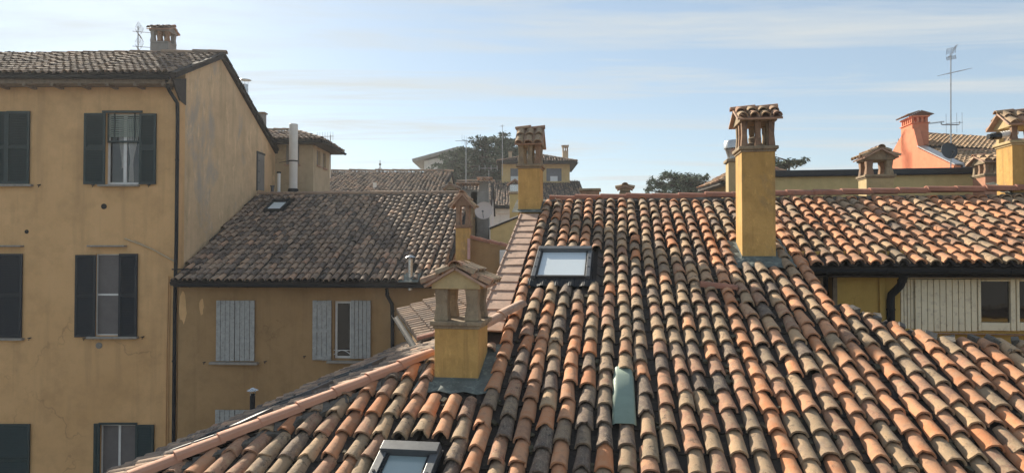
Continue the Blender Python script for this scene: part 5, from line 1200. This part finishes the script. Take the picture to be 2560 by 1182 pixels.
# chimney on the gable: broad lit left face, narrow right face
cc = on_gable(2282, 420); z0_, z1_ = cc.z-1, on_gable(2282, 312).z; sx = .30
mg = Matrix((( gd.x, gn.x, 0, cc.x), (gd.y, gn.y, 0, cc.y), (0, 0, 1, 0), (0, 0, 0, 1)))
wv = (on_gable(2298, 400)-on_gable(2268, 400)).length
xa = (on_gable(2268, 400)-cc).dot(gd); xb = (on_gable(2297, 400)-cc).dot(gd)
co = MB(); co.box(xa, xb, -.5, .3, z0_, z1_, mg); co = co.build('chimney', 'pink', pinkh, bevel=.012, label='tall coral chimney with slotted top')
for k in range(6):
    x = xa+(xb-xa)*(k+.5)/6
    for yy in (-.44, .24): b = MB(); b.box(x-.05, x+.05, yy-.06, yy+.06, z1_, z1_+.28, mg); b.build('post', 'pink', co)
for yy in (-.2, .02): b = MB(); b.box(xb-.1, xb, yy-.05, yy+.05, z1_, z1_+.28, mg); b.build('post', 'pink', co)
b = MB(); b.box(xa-.06, xb+.06, -.56, .36, z1_-.05, z1_-.001, mg); b.box(xa-.05, xb+.05, -.55, .35, z1_+.281, z1_+.36, mg); b.build('collar', 'pink', co, bevel=.01)
q = random.Random(3)
for k in range(7):
    for sgn in (-1, 1):
        up = Vector((0, -sgn*.93, .37)).normalized(); vx = up.cross(Vector((0, sgn*.37, .93))).normalized(); nn = vx.cross(up); x = xa-.1+(xb-xa+.2)*(k+.5)/7; p0 = Vector((x, -.1+sgn*.62, z1_+.36))
        o = bpy.data.objects.new('cap_tile', TM['tile_mid'][q.randrange(14)]); COL.objects.link(o); o.parent = co
        o.matrix_local = Matrix.Translation(-wpos(co)) @ mg @ Matrix(((vx.x, up.x, nn.x, p0.x), (vx.y, up.y, nn.y, p0.y), (vx.z, up.z, nn.z, p0.z), (0, 0, 0, 1))) @ Matrix.Diagonal(((xb-xa+.2)/7/.2, 1.4, .8, 1)); o.color = (.35, q.random(), .4, 1)
# roofs of the pink house: planes falling towards us along gd
def tri_roof(parent, A, B, C_, D_, seed, name='roof', gut=True):
    """A,B eave (left,right), D,C ridge (left,right)"""
    A, B, C_, D_ = map(Vector, (A, B, C_, D_)); rp_ = part(name, parent); n = (B-A).cross(D_-A).normalized(); MB().slab([A, B, C_, D_], .12).build('roof_deck', 'darkwood', rp_)
    vx = (B-A).normalized(); up = n.cross(vx).normalized(); q = random.Random(seed); W_ = (B-A).length; H_ = (D_-A).dot(up); lean_ = (D_-A).dot(vx); i = 0; items = []
    x = .11
    while x < W_:
        y = 0
        while y < H_-.1:
            xx = x; off = lean_*y/H_; R_ = W_+((C_-B).dot(vx))*y/H_
            if off <= xx <= R_:
                p = A+vx*(xx+q.gauss(0, .006))+up*y+n*.03
                items.append((Matrix(((vx.x, up.x, n.x, p.x), (vx.y, up.y, n.y, p.y), (vx.z, up.z, n.z, p.z), (0, 0, 0, 1))) @ Matrix.Rotation(q.gauss(0, .03), 4, 'Z'), (q.uniform(.35, .6), q.random(), q.uniform(.1, .5)), p))
            y += .355
        x += .222
    items.sort(key=lambda t_: (not inview(t_[2], 0), t_[2].y))
    for m_, c, p in items[:300]:
        o = bpy.data.objects.new('roof_tile', TM_LO['tile'][q.randrange(8)]); COL.objects.link(o); o.parent = rp_; o.matrix_local = Matrix.Translation(-wpos(rp_)) @ m_; o.color = (*c, 1)
    join_tiles('roof_tile_field', 'tile', VARR_LO, [(m_, c) for m_, c, p in items[300:]], rp_)
    cap_line(rp_, D_+Vector((0, 0, .03)), C_+Vector((0, 0, .03)), L=.5, r=.12, mkey='tile', seed=seed, angular=False)
    if gut: gutter(rp_, (A+Vector((0, -.08, -.04)), B+Vector((0, -.08, -.04))), .09, brackets=False)
tri_roof(pinkh, at(2320, 368, 35.8), at(2620, 383, 35.2), at(2620, 358, 38.2), at(2316, 338, 38.9), 5)
tri_roof(pinkh, at(2402, 421, 31.9), at(2640, 428, 31.7), at(2640, 385, 34.8), at(2338, 378, 35.1), 6)
mb = MB(); mb.slab([on_gable(2308, 366)-gn*.12, on_gable(2404, 412)-gn*.12, on_gable(2404, 412)+gn*.3, on_gable(2308, 366)+gn*.3], .05)
A_, B_ = on_gable(2308, 368)-gn*.13, on_gable(2404, 414)-gn*.13; mb.prism([A_, B_, B_+Vector((0, 0, -.22)), A_+Vector((0, 0, -.22))], gn*.05)
A_, B_ = on_gable(2224, 412)-gn*.13, on_gable(2272, 330)-gn*.13; mb.prism([A_, B_, B_+Vector((0, 0, -.16)), A_+Vector((0, 0, -.16))], gn*.4)
mb.build('verge_flashing', 'alu', pinkh)
c = on_gable(2260, 430); mb = MB(); ring = [c+gd*(.28*math.cos(math.pi*k/10))-gn*.004+Vector((0, 0, .18+.45*math.sin(math.pi*k/10))) for k in range(11)]; mb.prism([c+gd*.28-gn*.004+Vector((0, 0, -.5))]+ring+[c-gd*.28-gn*.004+Vector((0, 0, -.5))], gn*-.01); mb.build('arched_opening', 'salmon', pinkh)
# ---- aerials and dish on the right
ab = at(2377, 440, 26.0); atp = at(2377, 140, 26.0)
t = aerial('tall tv mast with several aerials rising before the pink house', ab, atp, ((at(2377, 183, 26).z, (.8, .45, .25), 4, .8, .9, False),), ((at(2377, 138, 26).z, (.55, .4, .6), .32, .38),), r=.026)
z_ = at(2377, 312, 26).z; xl_, xr_ = at(2353, 312, 26).x, at(2399, 312, 26).x
mb = MB(); mb.tube([(xl_, 26, z_+.12), (xl_, 26, z_+.02), (xl_+.06, 26, z_), (xr_-.06, 26, z_), (xr_, 26, z_+.02), (xr_, 26, z_+.12)], .022, 6); mb.build('crossbar', 'alu', t, 40)
mb = MB(); yagi(mb, Vector((xl_, 26, z_+.1)), (-1, -.1, -.13), 16, .65, .07, True, r=.008); mb.build('yagi', 'alu', t)
mb = MB(); yagi(mb, Vector((xr_, 26, z_+.08)), (-.8, .5, 0), 4, .55, .75, True, r=.007); mb.build('yagi', 'alu', t)
dish('dark round satellite dish on the tall tv mast', at(2371, 378, 25.7), (.05, -1, .2), .31, 'dish_dark', tuple(at(2377, 392, 26)))
aerial('small distant tv antenna left of the pink house', at(2246, 430, 40), at(2246, 347, 40), ((at(2246, 357, 40).z, (.9, .4, .25), 3, 1.0, .9, False),), r=.03)
aerial('yagi tv antenna in front of the cedars', at(1165, 470, 36), at(1165, 350, 36), ((at(1165, 352, 36).z, (-1, .1, 0), 4, .7, .35, False), (at(1165, 352, 36).z, (-.9, .3, .3), 3, .3, .5, True)), r=.025)
aerial('bare thin antenna mast above the cedars', at(1256, 440, 44), at(1256, 312, 44), ((at(1256, 315, 44).z, (-.3, .9, 0), 2, .3, .3, False), (at(1256, 338, 44).z, (.4, .9, 0), 2, .3, .25, False)), r=.02)
t = aerial('wide thin antenna frame among the cedar branches', at(1222, 470, 46), at(1222, 425, 46), (), r=.02)
mb = MB(); A_, B_, C_ = at(1198, 421, 46), at(1243, 421, 46), at(1222, 421, 46); mb.tube([A_, B_], .02, 5)
for k in (0, .33, .66, 1): p = A_.lerp(B_, k); mb.tube([p-Vector((0, 0, .15)), p+Vector((0, 0, .2))], .014, 4)
mb.build('frame', 'alu', t)
#%%TREES
# ================================================================== TREES
def tree(label, base, ztop, limbs, mname, spread, seed, leaf=.16, per=520, conifer=False, group='cedars beyond the roofs'):
    """limbs: list of (height, direction angle, length, rise); foliage sits in flat uneven pads along each limb"""
    q = random.Random(seed); base = Vector(base); t = thing('cedar_tree' if not conifer else 'conifer_tree', label, 'tree', base, group)
    tr = MB(); n = 7; pts = [base.lerp(Vector((base.x+.15, base.y, ztop)), k/n)+Vector((q.uniform(-.12, .12)*(k > 0), 0, 0)) for k in range(n+1)]; tr.tube(pts, .42, 9, .06)
    leafv = []; 
    def pad(c, rx, ry, rz, n):
        for _ in range(n):
            a = q.uniform(0, 6.283); r = math.sqrt(q.random()); 
            # ragged outline
            k = .72+.28*math.sin(a*5+seed+c.x)+q.uniform(-.1, .1)
            p = c+Vector((math.cos(a)*r*rx*k, math.sin(a)*r*ry*k, q.gauss(0, rz*.45)-(r*r)*rz*.6))
            leafv.append((p, q.uniform(.6, 1.4)*leaf))
    for (h, ang, L, rise) in limbs:
        s = Vector((base.x, base.y, h)); d = Vector((math.cos(ang), math.sin(ang), 0)); lp = [s+d*L*k/5+Vector((0, 0, rise*(k/5)**1.4)) for k in range(6)]
        tr.tube(lp, .13, 6, .03)
        m = max(3, int(L/.8))
        for k in range(m+1):
            f_ = .25+.75*k/m; c = s+d*L*f_+Vector((0, 0, rise*f_**1.4+.05))
            for _ in range(2 if not conifer else 1):
                c2 = c+Vector((q.gauss(0, .45), q.gauss(0, .45), q.gauss(0, .18))); rr = spread*(1.15-.55*f_)*q.uniform(.6, 1.1); pad(c2, rr, rr, .16+.05*spread, int(per/m/2))
                tw_ = [c, c.lerp(c2, .6), c2]; tr.tube(tw_, .035, 4, .015)
    tr.build('trunk', 'bark', t, 50)
    V_ = []; F_ = []
    for p, s in leafv:
        a = Vector((q.gauss(0, 1), q.gauss(0, 1), q.gauss(0, .5))).normalized(); b = a.cross(Vector((q.gauss(0, .4), q.gauss(0, .4), 1))).normalized()
        k = len(V_); V_ += [p-a*s, p+b*s*.35, p+a*s, p-b*s*.35]; F_.append((k, k+1, k+2, k+3))
    mb = MB(); mb.v = V_; mb.f = F_; mb.build('crown', mname, t); return t
def cedar(label, px_, pytop, Y, pybase, halfw, seed, tiers=6, mname='cedar', z0=-12, spread=1.2, per=900, leaf=.16, angs=None):
    q = random.Random(seed*13+5); c = at(px_, pytop, Y); zb = at(px_, pybase, Y).z; ls = []
    for k in range(tiers):
        f_ = k/(tiers-1) if tiers > 1 else 1; h = zb+(c.z-zb)*f_; n = 6 if f_ < .8 else 4
        for j in range(n):
            a = j*6.283/n+q.uniform(-.4, .4); L = halfw*(1-.55*f_**1.6)*q.uniform(.65, 1.05)
            if abs(math.sin(a)) > .8: L *= .7
            ls.append((h-.2*L*.3, a, L, .12*L+q.uniform(-.1, .25)))
    return tree(label, (c.x, Y, z0), c.z, ls, mname, spread, seed, leaf, per)
cedar('broad dark cedar behind the villa and aerial', 1150, 384, 70, 470, 3.8, 2, tiers=6, spread=1.1, per=520, leaf=.20)
cedar('tall grey green cedar crown left of the penthouse', 1262, 356, 66, 470, 3.6, 3, tiers=7, spread=1.15, per=420, leaf=.20)
def spruce(label, px_, pytop, Y, pybase, halfw, seed):
    q = random.Random(seed); c = at(px_, pytop, Y); zb = at(px_, pybase, Y).z; ls = []
    for k in range(11):
        f_ = k/10; h = zb+(c.z-zb)*f_
        for j in range(6): a = j*1.047+q.uniform(-.3, .3); L = halfw*(1.05-f_)*q.uniform(.7, 1.1)+.12; ls.append((h, a, L, -.12*L))
    return tree(label, (c.x, Y, -12), c.z, ls, 'conifer', .45, seed, .15, 150, conifer=True, group='cedars beyond the roofs')
spruce('pointed dark conifer between the two cedars', 1203, 354, 60, 480, 2.4, 5)
cedar('flat topped cedar on the skyline right of centre', 1712, 446, 52, 500, 3.1, 7, tiers=4, spread=.8, per=330, leaf=.14)
cedar('low cedar end poking over the ridge left of the flat topped cedar', 1655, 465, 56, 500, 1.6, 8, tiers=2, spread=.6, per=260, leaf=.12)
cedar('cedar with a long branch sticking out above the orange hipped roof', 1955, 410, 44, 480, 2.3, 9, tiers=3, spread=.6, per=420, leaf=.12)
# ================================================================== HAZE
hb = MB(); hb.box(-260, 260, -30, 420, -13, 15.5); ho = hb.build('haze', flat('haze_surface', (1, 1, 1)), None, kind='stuff')
hm = bpy.data.materials.new('haze_air'); hm.use_nodes = True; hm.node_tree.nodes.clear()
pv = hm.node_tree.nodes.new('ShaderNodeVolumePrincipled'); pv.inputs['Density'].default_value = .0007; pv.inputs['Color'].default_value = (.93, .96, 1, 1); pv.inputs['Anisotropy'].default_value = .35
om = hm.node_tree.nodes.new('ShaderNodeOutputMaterial'); hm.node_tree.links.new(pv.outputs[0], om.inputs['Volume']); ho.data.materials[0] = hm
print('objects', len(bpy.data.objects), 'tris', sum(len(m.polygons) for m in bpy.data.meshes))
